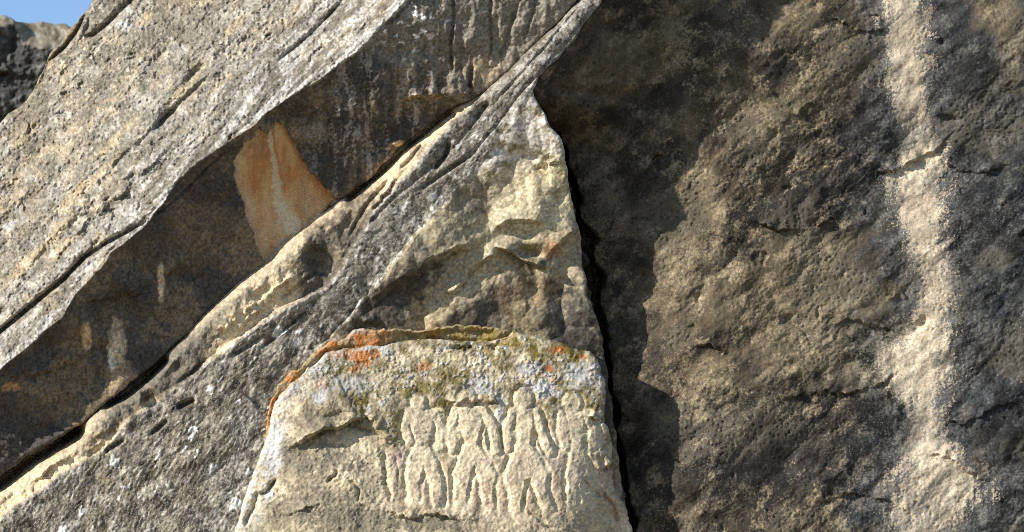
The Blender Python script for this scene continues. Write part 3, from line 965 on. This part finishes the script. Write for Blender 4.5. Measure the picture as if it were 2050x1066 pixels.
    n3 = fbm(x, y, 18, 4, 243, 0.62)
    n4 = fbm(x, y, 6, 3, 244, 0.72)
    tc = np.tile(np.array((0.235, 0.203, 0.152), F32), (len(x), 1))
    tc = mix(tc, sstep(-0.05, 0.4, n3 + 0.4 * n2), (0.125, 0.108, 0.082))
    tc = mix(tc, 0.8 * sstep(0.18, 0.42, n2 + 0.3 * n1 + 0.2 * n3), (0.38, 0.305, 0.20))
    tc = mix(tc, 0.65 * sstep(0.0, 0.4, -n3 + 0.6 * n4), (0.33, 0.30, 0.245))
    w1 = np.maximum(spots(a * 1.7, b, 17, 0.5, 25, 0.15, 0.5, 0.14, 7), 0.8 * spots(x, y, 8, 0.25, 37, 0.2, 0.5, 0.2, 3))
    k1 = np.maximum(spots(a * 1.9, b, 22, 0.5, 26, 0.12, 0.42, 0.12, 9), 0.7 * spots(x, y, 9, 0.25, 38, 0.2, 0.45, 0.2, 3))
    k1 = k1 * sstep(-0.4, 0.2, n2 + 0.5 * n1)
    nm = fbm(x, y, 64, 4, 271, 0.55)
    nf = fbm(x, y, 32, 4, 272, 0.6)
    w1 = w1 * sstep(-0.3, 0.25, nf + 0.4 * nm)
    k1 = k1 * sstep(-0.3, 0.25, -nf + 0.5 * nm)
    tc = mix(tc, 0.6 * sstep(0.1, 0.4, nf - 0.4 * nm), (0.13, 0.112, 0.082))
    tc = mix(tc, 0.55 * sstep(0.15, 0.45, nm + 0.3 * n3), (0.36, 0.30, 0.21))
    tc = mix(tc, 0.85 * w1, (0.50, 0.45, 0.36))
    tc = mix(tc, 0.9 * k1, (0.06, 0.05, 0.036))
    tc = mix(tc, 0.6 * sstep(0.05, 0.5, n1 - 0.5 * n2), (0.17, 0.145, 0.105))
    tc = mix(tc, 0.5 * sstep(0.15, 0.5, fbm(x, y, 55, 4, 248, 0.6)), (0.40, 0.375, 0.32))
    ws = fbm(a * 0.55, b, 20, 4, 245, 0.65)
    wz = np.exp(-bd / 95) + 0.6 * sstep(380, 620, x) * np.exp(-bd / 260)
    tc = mix(tc, np.clip(0.7 * wz * sstep(-0.25, 0.4, ws + 0.4 * n4), 0, 0.75), (0.47, 0.455, 0.425))
    tc = mix(tc, np.clip(0.6 * wz, 0, 1) * sstep(0.12, 0.4, -ws + 0.3 * n4), (0.11, 0.10, 0.085))
    tc = mix(tc, 0.85 * spots(x, y, 120, 0.3, 27, 0.06, 0.2, 0.06, 30), (0.50, 0.49, 0.46))
    # bare beige scrapes along the bed
    for cx, cy, rx, ry, st in ((150, 390, 70, 13, .85), (110, 470, 60, 14, .8), (60, 520, 60, 12, .8), (130, 490, 40, 12, .7), (370, 175, 50, 10, .85), (470, 50, 36, 10, .7), (240, 270, 60, 8, .6),
                               (200, 350, 70, 8, .7), (290, 40, 16, 10, .7), (50, 270, 40, 12, .5)):
        ca, sa = math.cos(math.radians(46)), math.sin(math.radians(46))
        px, py = (x - cx) * ca - (y - cy) * sa, (x - cx) * sa + (y - cy) * ca
        dd = np.sqrt((px / rx) ** 2 + (py / ry) ** 2) + 0.5 * n3 + 0.5 * n2
        tc = mix(tc, st * (1 - sstep(0.6, 1.1, dd)), (0.44, 0.35, 0.22))
    # thin weathered flake on the skyline
    fl = sdpoly(x, y, [(78, 175), (90, 120), (122, 84), (160, 30), (195, -40), (215, -40), (182, 8), (165, 42), (130, 98), (97, 128), (86, 172)], 40)
    tc = mix(tc, 0.75 * sstep(-2, 3, fl), (0.19, 0.145, 0.085))
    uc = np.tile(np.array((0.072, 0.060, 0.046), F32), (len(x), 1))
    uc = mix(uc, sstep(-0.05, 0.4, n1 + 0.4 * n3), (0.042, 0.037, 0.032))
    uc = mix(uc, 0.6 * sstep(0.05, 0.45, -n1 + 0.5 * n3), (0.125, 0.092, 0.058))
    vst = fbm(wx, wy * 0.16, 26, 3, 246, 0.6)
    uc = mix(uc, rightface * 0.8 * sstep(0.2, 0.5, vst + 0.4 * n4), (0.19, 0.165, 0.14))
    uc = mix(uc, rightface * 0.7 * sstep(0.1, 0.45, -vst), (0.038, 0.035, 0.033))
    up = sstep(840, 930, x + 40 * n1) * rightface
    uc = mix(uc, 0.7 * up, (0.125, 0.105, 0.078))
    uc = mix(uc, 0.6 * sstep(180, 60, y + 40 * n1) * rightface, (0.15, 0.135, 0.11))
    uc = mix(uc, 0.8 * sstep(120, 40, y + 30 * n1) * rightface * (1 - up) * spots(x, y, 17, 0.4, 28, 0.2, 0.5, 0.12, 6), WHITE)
    for cx, cy, rx, ry, st, c in ((322, 565, 7, 38, .95, (0.42, 0.33, 0.21)), (174, 672, 9, 30, .9, (0.36, 0.26, 0.15)), (236, 700, 18, 60, .85, (0.36, 0.28, 0.18)), (250, 760, 34, 34, .7, (0.22, 0.165, 0.105)),
                                  (222, 722, 8, 26, .8, (0.42, 0.38, 0.31)), (795, 288, 14, 7, .9, (0.45, 0.28, 0.13)), (850, 196, 42, 5, .6, (0.26, 0.17, 0.09)), (970, 140, 30, 30, .6, (0.28, 0.215, 0.135)),
                                  (20, 775, 22, 10, .7, (0.30, 0.17, 0.07)), (420, 480, 80, 90, .35, (0.13, 0.09, 0.055)), (715, 270, 10, 14, .8, (0.21, 0.20, 0.18)), (630, 270, 40, 24, .45, (0.22, 0.19, 0.15))):
        dd = np.sqrt(((x - cx) / rx) ** 2 + ((y - cy) / ry) ** 2) + 0.5 * n3 + 0.4 * n1
        uc = mix(uc, st * (1 - sstep(0.6, 1.15, dd)), c)
    uc = mix(uc, 0.7 * spots(x, y, 15, 0.16, 29, 0.1, 0.3, 0.15, 4), (0.16, 0.135, 0.10))
    scc = np.tile(np.array((0.66, 0.40, 0.20), F32), (len(x), 1))
    sv = fbm(wx, wy * 0.3, 40, 4, 247, 0.55)
    scc = mix(scc, sstep(0.0, 0.4, sv), (0.54, 0.27, 0.115))
    scc = mix(scc, 0.8 * sstep(0.05, 0.5, -sv + 0.2 * n3), (0.68, 0.50, 0.30))
    scc = mix(scc, 0.4 * sstep(14, 2, sc + 4 * n3) * (x > 560), (0.26, 0.15, 0.08))
    scc = mix(scc, 0.6 * sstep(330, 260, y + 30 * n3) * (x < 550), (0.24, 0.16, 0.10))
    for pts, w0, w1_ in (([(538, 262), (547, 310), (552, 350), (556, 390), (566, 425), (585, 452)], 5, 20),):
        d_, s_, t_ = polyline(x + 5 * n3 + 3 * n4, y, pts, 60)
        scc = mix(scc, 0.95 * (1 - sstep(0.7, 1.1, d_ / (w0 + (w1_ - w0) * t_ ** 2.2))), (0.70, 0.58, 0.40))
    dd = np.sqrt(((x - 610) / 22) ** 2 + ((y - 390) / 60) ** 2) + 0.4 * n3
    scc = mix(scc, 0.5 * (1 - sstep(0.4, 1.1, dd)), (0.52, 0.40, 0.24))
    scc = mix(scc, 0.7 * sstep(12, 3, sc) * (x < 520), (0.52, 0.42, 0.28))
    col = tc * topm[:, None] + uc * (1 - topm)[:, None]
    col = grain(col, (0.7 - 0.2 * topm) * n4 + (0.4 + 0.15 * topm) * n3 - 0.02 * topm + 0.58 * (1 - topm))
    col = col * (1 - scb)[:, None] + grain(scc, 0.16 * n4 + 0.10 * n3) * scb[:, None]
    E = E + topm * (2.2 * w1 - 2.0 * k1)
    al = np.clip(topm * 0.4 + 0.10 * und, 0, 1) * (1 - scm)
    return E, rgba(col, al), {'under': und * (1 - scm), 'scar': scm, 'flake': (fl > 0) * 1.0}


LEAN_OUT = GAP + [(1360, -300), (1300, -450), (420, -450), (330, -300), (230, -80), (185, 0), (178, 12), (159, 34), (137, 63), (122, 88), (98, 107), (93, 122), (83, 146), (78, 161),
                  (66, 185), (51, 202), (37, 216), (15, 229), (0, 244), (-80, 330), (-330, 560), (-330, 1235)]
mat_lean = rock_material('lichened_limestone', 150, 0.28, 0.6, 0.5)
lean = thing('overhanging_rock', 'massive leaning rock with lichen-grey sunlit top and dark overhanging underside, upper left', 'rock', (-3.0, -1.2, 0))
rock_body(LEAN_OUT, lean_field, mat_lean, [('weathered_top', None), ('overhang_underside', 'under'), ('fracture_scar', 'scar'), ('edge_flake', 'flake')], lean, seed=7, rim_amp=4, r=7)

# ------------------------------------------------------------------ the carved boulder
RIM_OUTER = [(529, 872), (532, 850), (535, 833), (544, 799), (558, 771), (581, 745), (601, 738), (618, 717), (643, 695), (663, 683), (691, 677), (705, 664), (727, 657),
             (753, 661), (784, 657), (812, 660), (860, 659), (915, 650), (959, 652), (1024, 659), (1065, 671)]
BODY_TOP = [(516, 928), (528, 889), (540, 850), (547, 812), (560, 792), (584, 767), (606, 750), (629, 730), (651, 707), (674, 700), (713, 696), (770, 692),
            (812, 682), (860, 677), (920, 684), (985, 684), (1012, 676), (1030, 661), (1065, 671), (1110, 683), (1150, 695), (1181, 703)]
RIGHT_EDGE = [(1199, 727), (1210, 762), (1213, 800), (1212, 827), (1203, 838), (1219, 858), (1227, 906), (1225, 932), (1228, 965), (1232, 985), (1251, 1015), (1267, 1063), (1300, 1200), (1300, 1640)]
BOULDER_OUT = BODY_TOP + RIGHT_EDGE + [(380, 1640), (420, 1250), (468, 1070), (490, 1000), (502, 960)]
b_ctrl = [(500, 960, 396), (540, 850, 384), (560, 800, 376), (650, 710, 350), (770, 700, 328), (900, 690, 302), (1030, 670, 280), (1110, 690, 265), (1185, 710, 248),
          (1213, 820, 242), (1227, 930, 218), (1262, 1060, 180), (620, 850, 386), (800, 850, 348), (1000, 850, 304), (1120, 850, 276), (620, 1000, 412), (800, 1000, 378), (1000, 1000, 334),
          (1150, 1000, 290), (480, 1066, 408), (500, 1500, 520), (1280, 1500, 190), (900, 1500, 450)]
b_f = rbf(b_ctrl)
FIGS = [   # head (x, y, r), trunk and legs, arms
    ((838, 807, 13), [(822, 823), (868, 824), (866, 850), (857, 886), (872, 925), (884, 960), (886, 1012), (870, 1012), (862, 965), (849, 932), (839, 965), (836, 1001), (820, 1001), (815, 955), (820, 920), (833, 886), (824, 850)],
     [[(820, 827), (811, 858), (822, 884)], [(872, 829), (883, 860), (881, 896)]]),
    ((936, 798, 14), [(916, 819), (962, 818), (964, 850), (955, 888), (974, 920), (992, 950), (985, 990), (991, 1034), (973, 1034), (966, 992), (962, 958), (950, 932), (940, 958), (934, 990), (932, 1030), (914, 1030), (911, 985), (909, 950), (922, 915), (934, 886), (924, 850)],
     [[(912, 824), (903, 856), (906, 900)], [(968, 823), (987, 852), (994, 902)]]),
    ((1048, 799, 17), [(1034, 820), (1066, 820), (1067, 855), (1062, 890), (1078, 920), (1097, 948), (1092, 975), (1109, 1022), (1092, 1026), (1076, 986), (1062, 957), (1051, 962), (1044, 995), (1042, 1034), (1024, 1034), (1022, 985), (1011, 955), (1026, 915), (1040, 888), (1036, 855)],
     [[(1028, 825), (1015, 858), (1018, 896)], [(1073, 826), (1085, 865), (1102, 904)]]),
    ((1147, 807, 15), [(1132, 828), (1166, 828), (1168, 856), (1162, 890), (1173, 920), (1180, 950), (1181, 1012), (1165, 1012), (1160, 962), (1155, 962), (1153, 1018), (1139, 1018), (1136, 955), (1141, 918), (1148, 890), (1140, 856)],
     [[(1126, 833), (1126, 862), (1133, 894)], [(1173, 833), (1189, 858), (1187, 892)]])]


def boulder_field(xc, yc, x, y, sd):
    E = b_f(xc, yc)
    wx, wy = xc + 5 * fbm(x, y, 34, 4, 305), yc + 5 * fbm(x, y, 34, 4, 309)
    n1 = fbm(x, y, 120, 4, 341, 0.55)
    n3 = fbm(x, y, 18, 4, 343, 0.62)
    n4 = fbm(x, y, 6, 3, 344, 0.7)
    crumb = fbm(x, y, 11, 3, 351, 0.6, 'billow')
    E = E + 4 * n1 + 2.6 * fbm(x, y, 45, 3, 352) + (2.4 - 1.3 * sstep(780, 810, xc) * sstep(780, 800, yc)) * crumb + 1.2 * n3 + 0.8 * n4
    # carved figures: bodies left standing in a pecked, sunken outline
    fm = np.zeros(x.shape, F32)
    gr = np.zeros(x.shape, F32)
    figs = []
    sx, sy = xc + 2.0 * fbm(x, y, 15, 3, 315), yc + 2.0 * fbm(x, y, 15, 3, 316)
    near = (xc > 740) & (xc < 1260) & (yc > 740)
    for (hx, hy, hr), body, arms in FIGS:
        wear = 0.62 if hx > 1100 else (0.74 if hx < 880 else (0.88 if hx < 1000 else 1.0))
        s = np.full(x.shape, -100, F32)
        sb = sdpoly(sx, sy, body, 50)
        hd = hr - np.hypot((sx - hx), (sy - hy) * 0.92)
        s[near] = np.maximum(sb, hd)[near]
        # a neck
        s = np.maximum(s, 7 - np.hypot((sx - hx), (sy - hy - hr - 3)))
        for arm in arms:
            s = np.maximum(s, 6.5 - polyline(sx, sy, arm, 60)[0])
        figs.append(s)
        fm = np.maximum(fm, sstep(-1.5, 2.0, s))
        cut = np.exp(-((s + 6.5) / 5.0) ** 2)                       # trench just outside the silhouette
        low = np.where(s < -6.5, np.exp(-(-s - 6.5) / 12), 0)        # ground pecked down, fading outward
        strength = wear * np.clip(0.95 + 0.75 * fbm(x, y, 52, 2, 318), 0.15, 1.4) * sstep(1040, 1000, yc) 
        gr = np.maximum(gr, np.maximum(cut, sstep(-8, -3, s) * sstep(4, 0, s)))
        E = E - strength * np.maximum(7.4 * cut, 3.4 * low) * (s < 0) + 0.3 * np.sqrt(np.clip(s, 0, 12) / 12) - 2.0 * np.exp(-((s - 0.5) / 2.2) ** 2) * 0
    panel = sstep(770, 800, x + 10 * n3) * sstep(780, 800, y + 12 * n3) * sstep(1045, 1020, y + 10 * n3)
    # left hollow with its overhanging rim
    E = ledge(E, wx, wy, [(574, 893), (600, 880), (635, 864), (680, 852), (718, 838), (735, 826)], 26, 34, 5, 20, 40, jag=0.35)
    E = ledge(E, wx, wy, [(735, 826), (752, 848), (765, 872), (768, 900)], 13, 18, 4, 5, 24)
    E = ledge(E, wx, wy, [(800, 900), (795, 930), (800, 990), (790, 1020)], -7, 14, 5)
    E = E - 9 * np.exp(-(((wx - 682) / 30) ** 2 + ((wy - 832) / 9) ** 2) ** 2) * 1.2
    E = ledge(E, wx, wy, [(775, 1022), (820, 1034), (880, 1028), (930, 1036), (960, 1040)], 9, 16, 4, 8, 14)
    E = ledge(E, wx, wy, [(888, 800), (915, 806), (960, 800), (1010, 806)], 9, 14, 4, 5, 14)
    E = ledge(E, wx, wy, [(860, 812), (880, 822), (900, 815)], 7, 10, 3, 4, 10)
    E = ledge(E, wx, wy, [(1180, 832), (1200, 838), (1214, 838)], 12, 12, 3, 12, 12)
    E = ledge(E, wx, wy, [(1196, 945), (1212, 935), (1228, 928)], 16, 18, 4, 30, 22)
    E = ledge(E, wx, wy, [(560, 1040), (600, 1022), (640, 1008)], 7, 10, 3, 5, 12)
    for pts, w, dep in (([(550, 962), (540, 976), (524, 992)], 4, 22), ([(520, 985), (505, 1015), (490, 1050)], 4, 14), ([(655, 965), (665, 955), (676, 942)], 3, 12),
                        ([(1208, 985), (1225, 1010), (1236, 1050)], 4, 14), ([(700, 960), (720, 980), (716, 1005)], 2.5, 7), ([(770, 905), (772, 950), (778, 1000)], 4, 8),
                        ([(1060, 1025), (1085, 1042), (1110, 1060)], 3, 8), ([(1168, 960), (1190, 985), (1205, 1000)], 3, 8), ([(690, 850), (720, 860), (745, 862)], 3, 8)):
        E = crack(E, wx, wy, pts, w, dep)
    # flat step behind the brow of the boulder
    E = ledge(E, wx, wy, [(870, 700), (920, 697), (985, 695), (1015, 690), (1030, 664)], -20, 16, 6)
    # ---------------- colour
    cream = np.tile(np.array(CREAM, F32), (len(x), 1))
    cream = mix(cream, sstep(0.0, 0.45, n1 + n3 * 0.6), (0.50, 0.41, 0.265))
    cream = mix(cream, 0.5 * sstep(0.15, 0.5, -n1 + 0.5 * n3) * (y > 930), (0.47, 0.32, 0.235))
    col = cream
    nm = fbm(x, y, 62, 4, 371, 0.55)
    nf = fbm(x, y, 30, 4, 372, 0.6)
    # grey weathering of the left shoulder
    grw = sstep(800, 740, x + 30 * n1) * sstep(-0.25, 0.15, 0.8 * nm + 0.6 * nf + 0.3 * n3 + 0.25 * n4)
    col = mix(col, 0.85 * grw, (0.23, 0.198, 0.138))
    col = mix(col, 0.35 * (1 - panel) * sstep(0.3, 0.6, -nm + 0.5 * nf), (0.60, 0.50, 0.33))
    col = mix(col, 0.5 * panel * sstep(0.1, 0.5, nf + 0.4 * n4), (0.43, 0.335, 0.245))
    col = mix(col, 0.65 * sstep(1025, 1045, y + 12 * n3) * sstep(-0.15, 0.3, n3 + 0.5 * n4) * (x < 1010), (0.21, 0.185, 0.125))
    # upper lichen zone
    zone = sstep(835, 790, y + 34 * n1 + 16 * n3 - 40 * np.exp(-((x - 770) / 60) ** 2)) * sstep(560, 620, x)
    zone = np.maximum(zone, sstep(905, 880, y + 20 * n3) * np.exp(-((x - 790) / 34) ** 2))
    between = (1 - fm) * (1 - 0.6 * gr) * panel * sstep(930, 870, y + 22 * n1)
    col = mix(col, 0.75 * (1 - fm) * panel * sstep(-0.7, 0.0, n3), (0.37, 0.285, 0.195))
    col = mix(col, 0.5 * (1 - fm) * panel * sstep(930, 860, y) * sstep(-0.3, 0.2, n3 + n1), (0.22, 0.185, 0.115))
    zz = np.clip(np.maximum(zone, 0.8 * between) * (1 - 0.85 * fm * (y > 790)), 0, 1)
    col = mix(col, 0.92 * zz * sstep(-0.45, 0.05, n3 + 0.35 * n1), (0.20, 0.17, 0.10))
    m1 = fbm(x, y, 40, 4, 361, 0.6)
    mossw = zz * (0.65 + 0.9 * np.exp(-((y - 825) / 26) ** 2)) + 1.0 * sstep(1010, 1060, x) * sstep(720, 690, y + 10 * n3 - 0.22 * (x - 1060))
    col = mix(col, np.clip(mossw, 0, 1) * sstep(-0.05, 0.2, 0.7 * m1 + 0.6 * nm + 0.15 * n4), MOSS)
    col = mix(col, 0.8 * zz * sstep(0.25, 0.5, -nm + 0.4 * nf), (0.50, 0.43, 0.29))
    col = mix(col, 0.8 * np.clip(mossw, 0, 1) * sstep(0.22, 0.4, m1 + 0.3 * n4), (0.085, 0.07, 0.022))
    lw = np.maximum(spots(x, y, 7, 0.55, 31, 0.2, 0.55, 0.2, 2.5), spots(x, y, 12, 0.4, 36, 0.2, 0.55, 0.15, 4))
    lz = fbm(x, y, 46, 3, 362)
    lwz = zz * sstep(0.0, 0.25, lz + 0.3 * nf) * lw
    col = mix(col, 0.9 * lwz, (0.54, 0.54, 0.53))
    big = spots(x, y, 34, 0.4, 32, 0.16, 0.4, 0.12, 12) * sstep(-0.15, 0.25, n4 + n3)
    col = mix(col, 0.55 * zz * big, (0.46, 0.46, 0.46))
    pk = spots(x, y, 34, 0.30, 33, 0.18, 0.42, 0.15, 12)
    col = mix(col, 0.6 * pk * np.maximum(zz, panel * (1 - fm) * (y < 990)), (0.47, 0.36, 0.33))
    # grey-white skin along the left edge
    ed = polyline(wx, wy, BODY_TOP[:12] , 120)[0]
    col = mix(col, 0.75 * sstep(46, 8, ed + 16 * n3) * sstep(-0.4, 0.1, n3 + n4), (0.42, 0.42, 0.41))
    le = polyline(wx, wy, [(540, 850), (515, 935), (495, 1000), (470, 1066), (440, 1200)], 140)[0]
    col = mix(col, 0.75 * sstep(60, 15, le + 18 * n3) * sstep(-0.35, 0.15, n3 + n4), (0.50, 0.49, 0.46))
    for cx, cy, rx, ry, st, c in ((725, 715, 30, 18, 1, ORANGE), (700, 710, 40, 14, .6, (0.52, 0.25, 0.11)), (712, 740, 14, 8, .9, ORANGE), (640, 780, 14, 18, .7, (0.50, 0.27, 0.14)),
                                  (1115, 702, 16, 8, 1, ORANGE), (1164, 714, 13, 7, 1, ORANGE), (1100, 738, 12, 7, .9, ORANGE), (1108, 762, 8, 6, .9, ORANGE), (850, 735, 18, 10, .7, (0.50, 0.22, 0.07)),
                                  (620, 850, 18, 12, .5, (0.52, 0.33, 0.22)), (638, 795, 20, 22, .85, (0.47, 0.465, 0.46)), (550, 900, 16, 50, .9, (0.62, 0.61, 0.59)), (540, 990, 12, 12, .95, (0.68, 0.68, 0.68)),
                                  (565, 980, 20, 30, .8, CREAM), (655, 975, 20, 12, .8, CREAM), (620, 945, 16, 8, .8, CREAM), (840, 705, 40, 16, .8, CREAM), (800, 720, 24, 12, .8, CREAM),
                                  (760, 960, 40, 70, .7, CREAM), (710, 890, 40, 30, .7, CREAM), (1045, 730, 22, 34, .8, CREAM), (920, 720, 50, 20, .6, CREAM), (960, 990, 26, 40, .55, (0.42, 0.27, 0.20)),
                                  (1060, 740, 28, 14, .9, (0.47, 0.465, 0.46)), (1085, 778, 34, 16, .9, (0.47, 0.465, 0.46)), (1160, 750, 40, 26, .75, (0.47, 0.465, 0.46)), (960, 770, 26, 22, .8, (0.47, 0.465, 0.46)),
                                  (700, 770, 44, 22, .6, (0.47, 0.465, 0.46)), (800, 915, 18, 18, .8, (0.48, 0.35, 0.31)), (660, 830, 60, 24, .7, (0.235, 0.195, 0.12)), (1110, 895, 14, 26, .6, (0.42, 0.42, 0.42)),
                                  (1000, 830, 16, 30, .7, (0.5, 0.5, 0.5))):
        dd = np.sqrt(((x - cx) / rx) ** 2 + ((y - cy) / ry) ** 2) + 0.75 * n3 + 0.6 * n4
        col = mix(col, st * (1 - sstep(0.55, 1.15, dd)), c)
    # grey weathered skins between the bare cream patches
    for cx, cy, rx, ry, st in ((655, 925, 85, 30, .85), (610, 1005, 70, 40, .8), (700, 1035, 110, 30, .85), (860, 1048, 110, 16, .85), (640, 845, 70, 26, .7), (745, 985, 26, 70, .35), (600, 900, 40, 26, .7), (1120, 1050, 60, 20, .4)):
        dd = np.sqrt(((x - cx) / rx) ** 2 + ((y - cy) / ry) ** 2) + 0.35 * nf + 0.45 * n3 + 0.35 * n4
        col = mix(col, st * (1 - sstep(0.5, 1.1, dd)), (0.205, 0.18, 0.13))
    # fresh pecked stone
    fresh = np.clip(fm * (y > 782) * 0.9, 0, 1)
    col = mix(col, 0.55 * fresh * sstep(-0.6, 0.2, n3 + 0.3 * n1), (0.64, 0.54, 0.37))
    col = mix(col, 0.45 * fresh * sstep(0.1, 0.6, n1 + n3), (0.42, 0.33, 0.25))
    col = mix(col, 0.6 * gr * panel, (0.68, 0.59, 0.41))
    col = mix(col, 0.5 * panel * pk * (y > 900), (0.46, 0.33, 0.26))
    col = grain(col, 0.42 * n4 + 0.28 * n3 + 0.2 * nf)
    E = E + 2.0 * lwz + 2.5 * zz * big
    masks = {'f%d' % i: (s > -1) * 1.0 for i, s in enumerate(figs)}
    al = np.clip(zz * 0.4 + 0.12 * grw, 0, 1)
    return E, rgba(col, al), masks


mat_boulder = rock_material('carved_limestone', 190, 0.26, 0.6, 0.5)
boulder = thing('carved_boulder', 'pale cream boulder carved with four standing human figures, orange lichen on its rim', 'boulder', (-0.3, -0.8, 0))
bparts = rock_body(BOULDER_OUT, boulder_field, mat_boulder, [('boulder_face', None)] + [('carved_figure', 'f%d' % i) for i in range(4)], boulder, seed=9, rim_amp=4, rim_wl=26, r=10, h=1.8)
for o, lb in zip(bparts[1:], ('leftmost carved figure, worn, arms bent and legs apart', 'carved figure with both arms hanging, second from the left',
                              'tall carved figure with pale round head and wide stance', 'rightmost carved figure, beside the broken edge of the boulder')):
    o['label'] = lb


def rim_field(xc, yc, x, y, sd):
    E = b_f(xc, yc) - 6
    d, s, t = polyline(xc, yc, BODY_TOP, 120)
    n3 = fbm(x, y, 18, 4, 443, 0.62)
    n4 = fbm(x, y, 6, 3, 444, 0.7)
    n1 = fbm(x, y, 60, 3, 445)
    over = np.interp(xc, [520, 600, 700, 760, 860, 1000, 1060], [0, 1, 1, 0, -4, -6, -10]).astype(F32)
    E = E + over - 9 * np.exp(-(d / 5) ** 2) * np.clip(0.7 + n1, 0, 1.3) + 2.5 * n1 + 2.6 * n3 + 1.1 * n4 + 2.2 * facets(x, y, 20, 9)
    # right half leans back like a shallow hollow
    hol = sstep(745, 800, xc) * sstep(1020, 960, xc)
    E = E - hol * 16 * sstep(2, 14, sd)
    col = np.tile(np.array((0.30, 0.24, 0.13), F32), (len(x), 1))
    nz = fbm(x, y, 40, 3, 446)
    og = np.clip(0.9 * sstep(760, 690, x) * sstep(-0.4, 0.05, nz + 0.4 * n3) + 0.9 * np.exp(-((x - 745) / 30) ** 2) + 0.8 * np.exp(-((x - 870) / 14) ** 2), 0, 1)
    col = mix(col, 0.85 * og, (0.40, 0.20, 0.08))
    col = mix(col, 0.85 * og * sstep(0.05, 0.3, n3 + nz * 0.5), (0.40, 0.125, 0.022))
    col = mix(col, 0.8 * sstep(800, 860, x) * sstep(-0.1, 0.2, nz + n3), MOSS)
    col = mix(col, 0.6 * sstep(5, 0.5, sd + 2 * n3) * sstep(-0.2, 0.2, nz), (0.50, 0.36, 0.22))
    col = mix(col, 0.7 * np.exp(-((x - 715) / 22) ** 2) * sstep(12, 3, sd), (0.50, 0.47, 0.42))
    col = grain(col, 0.5 * n4 + 0.35 * n3)
    return E, rgba(col, np.full(len(x), 0.15)), {}


RIM_OUT = RIM_OUTER + [(1080, 720), (980, 730), (860, 720), (760, 730), (690, 738), (640, 770), (590, 815), (560, 860), (545, 900)]
rock_body(RIM_OUT, rim_field, mat_boulder, [('lichen_rim', None)], boulder, seed=13, rim_amp=4.5, rim_wl=17, r=5, h=1.6, band=40, k=2.5)[0]['label'] = 'thin rim of the boulder crusted with orange lichen'

# ------------------------------------------------------------------ far dark cliff on the skyline
K_OUT = [(-700, 60), (-300, 30), (-120, 44), (-20, 36), (8, 33), (22, 36), (32, 46), (60, 47), (84, 44), (104, 48), (128, 46), (150, 58), (230, 90), (420, 160), (700, 260), (760, 700), (700, 900), (-700, 900)]
KD = -4700.0


def far_field(xc, yc, x, y, sd):
    E = np.full(x.shape, KD, F32)
    n1 = fbm(x, y, 90, 4, 541)
    n3 = fbm(x, y, 16, 4, 543, 0.6)
    lip = np.interp(xc, [-400, 0, 28, 45, 70, 100, 150, 700], [60, 52, 52, 84, 96, 104, 104, 300]).astype(F32) + 6 * n3
    top = sstep(4, -4, yc - lip)
    E = E + np.where(yc > lip, -0.95 * (yc - lip), -1.5 * (lip - yc)) - 0.35 * (xc + 20)
    E = E + 22 * n1 + 6 * n3
    E = ledge(E, xc, yc + 4 * n3, [(-100, 150), (0, 140), (60, 150), (120, 165)], 26, 30, 5, 20, 30)
    col = np.tile(np.array((0.060, 0.060, 0.060), F32), (len(x), 1))  # dark face colour carries part of the overhanging face's shade
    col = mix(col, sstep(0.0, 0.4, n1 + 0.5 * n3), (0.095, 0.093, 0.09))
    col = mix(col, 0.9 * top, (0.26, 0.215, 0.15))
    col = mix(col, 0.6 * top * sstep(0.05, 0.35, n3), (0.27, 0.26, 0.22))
    col = mix(col, 0.6 * spots(x, y, 14, 0.3, 51, 0.1, 0.4, 0.2, 4), (0.21, 0.20, 0.18))
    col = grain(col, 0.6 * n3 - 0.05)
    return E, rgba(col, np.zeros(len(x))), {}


mat_far = rock_material('far_cliff_rock', 60, 0.4, 0.5, 0.0)
far = thing('distant_cliff', 'distant dark shaded cliff with a sunlit brown top, below the blue sky', 'cliff', (-8.0, 14.0, 0))
rock_body(K_OUT, far_field, mat_far, [('rock_face', None)], far, seed=15, rim_amp=4, rim_wl=20, r=8, h=2.0, band=60, k=4, frame=(-260, 330, 0, 380), coarse=16)
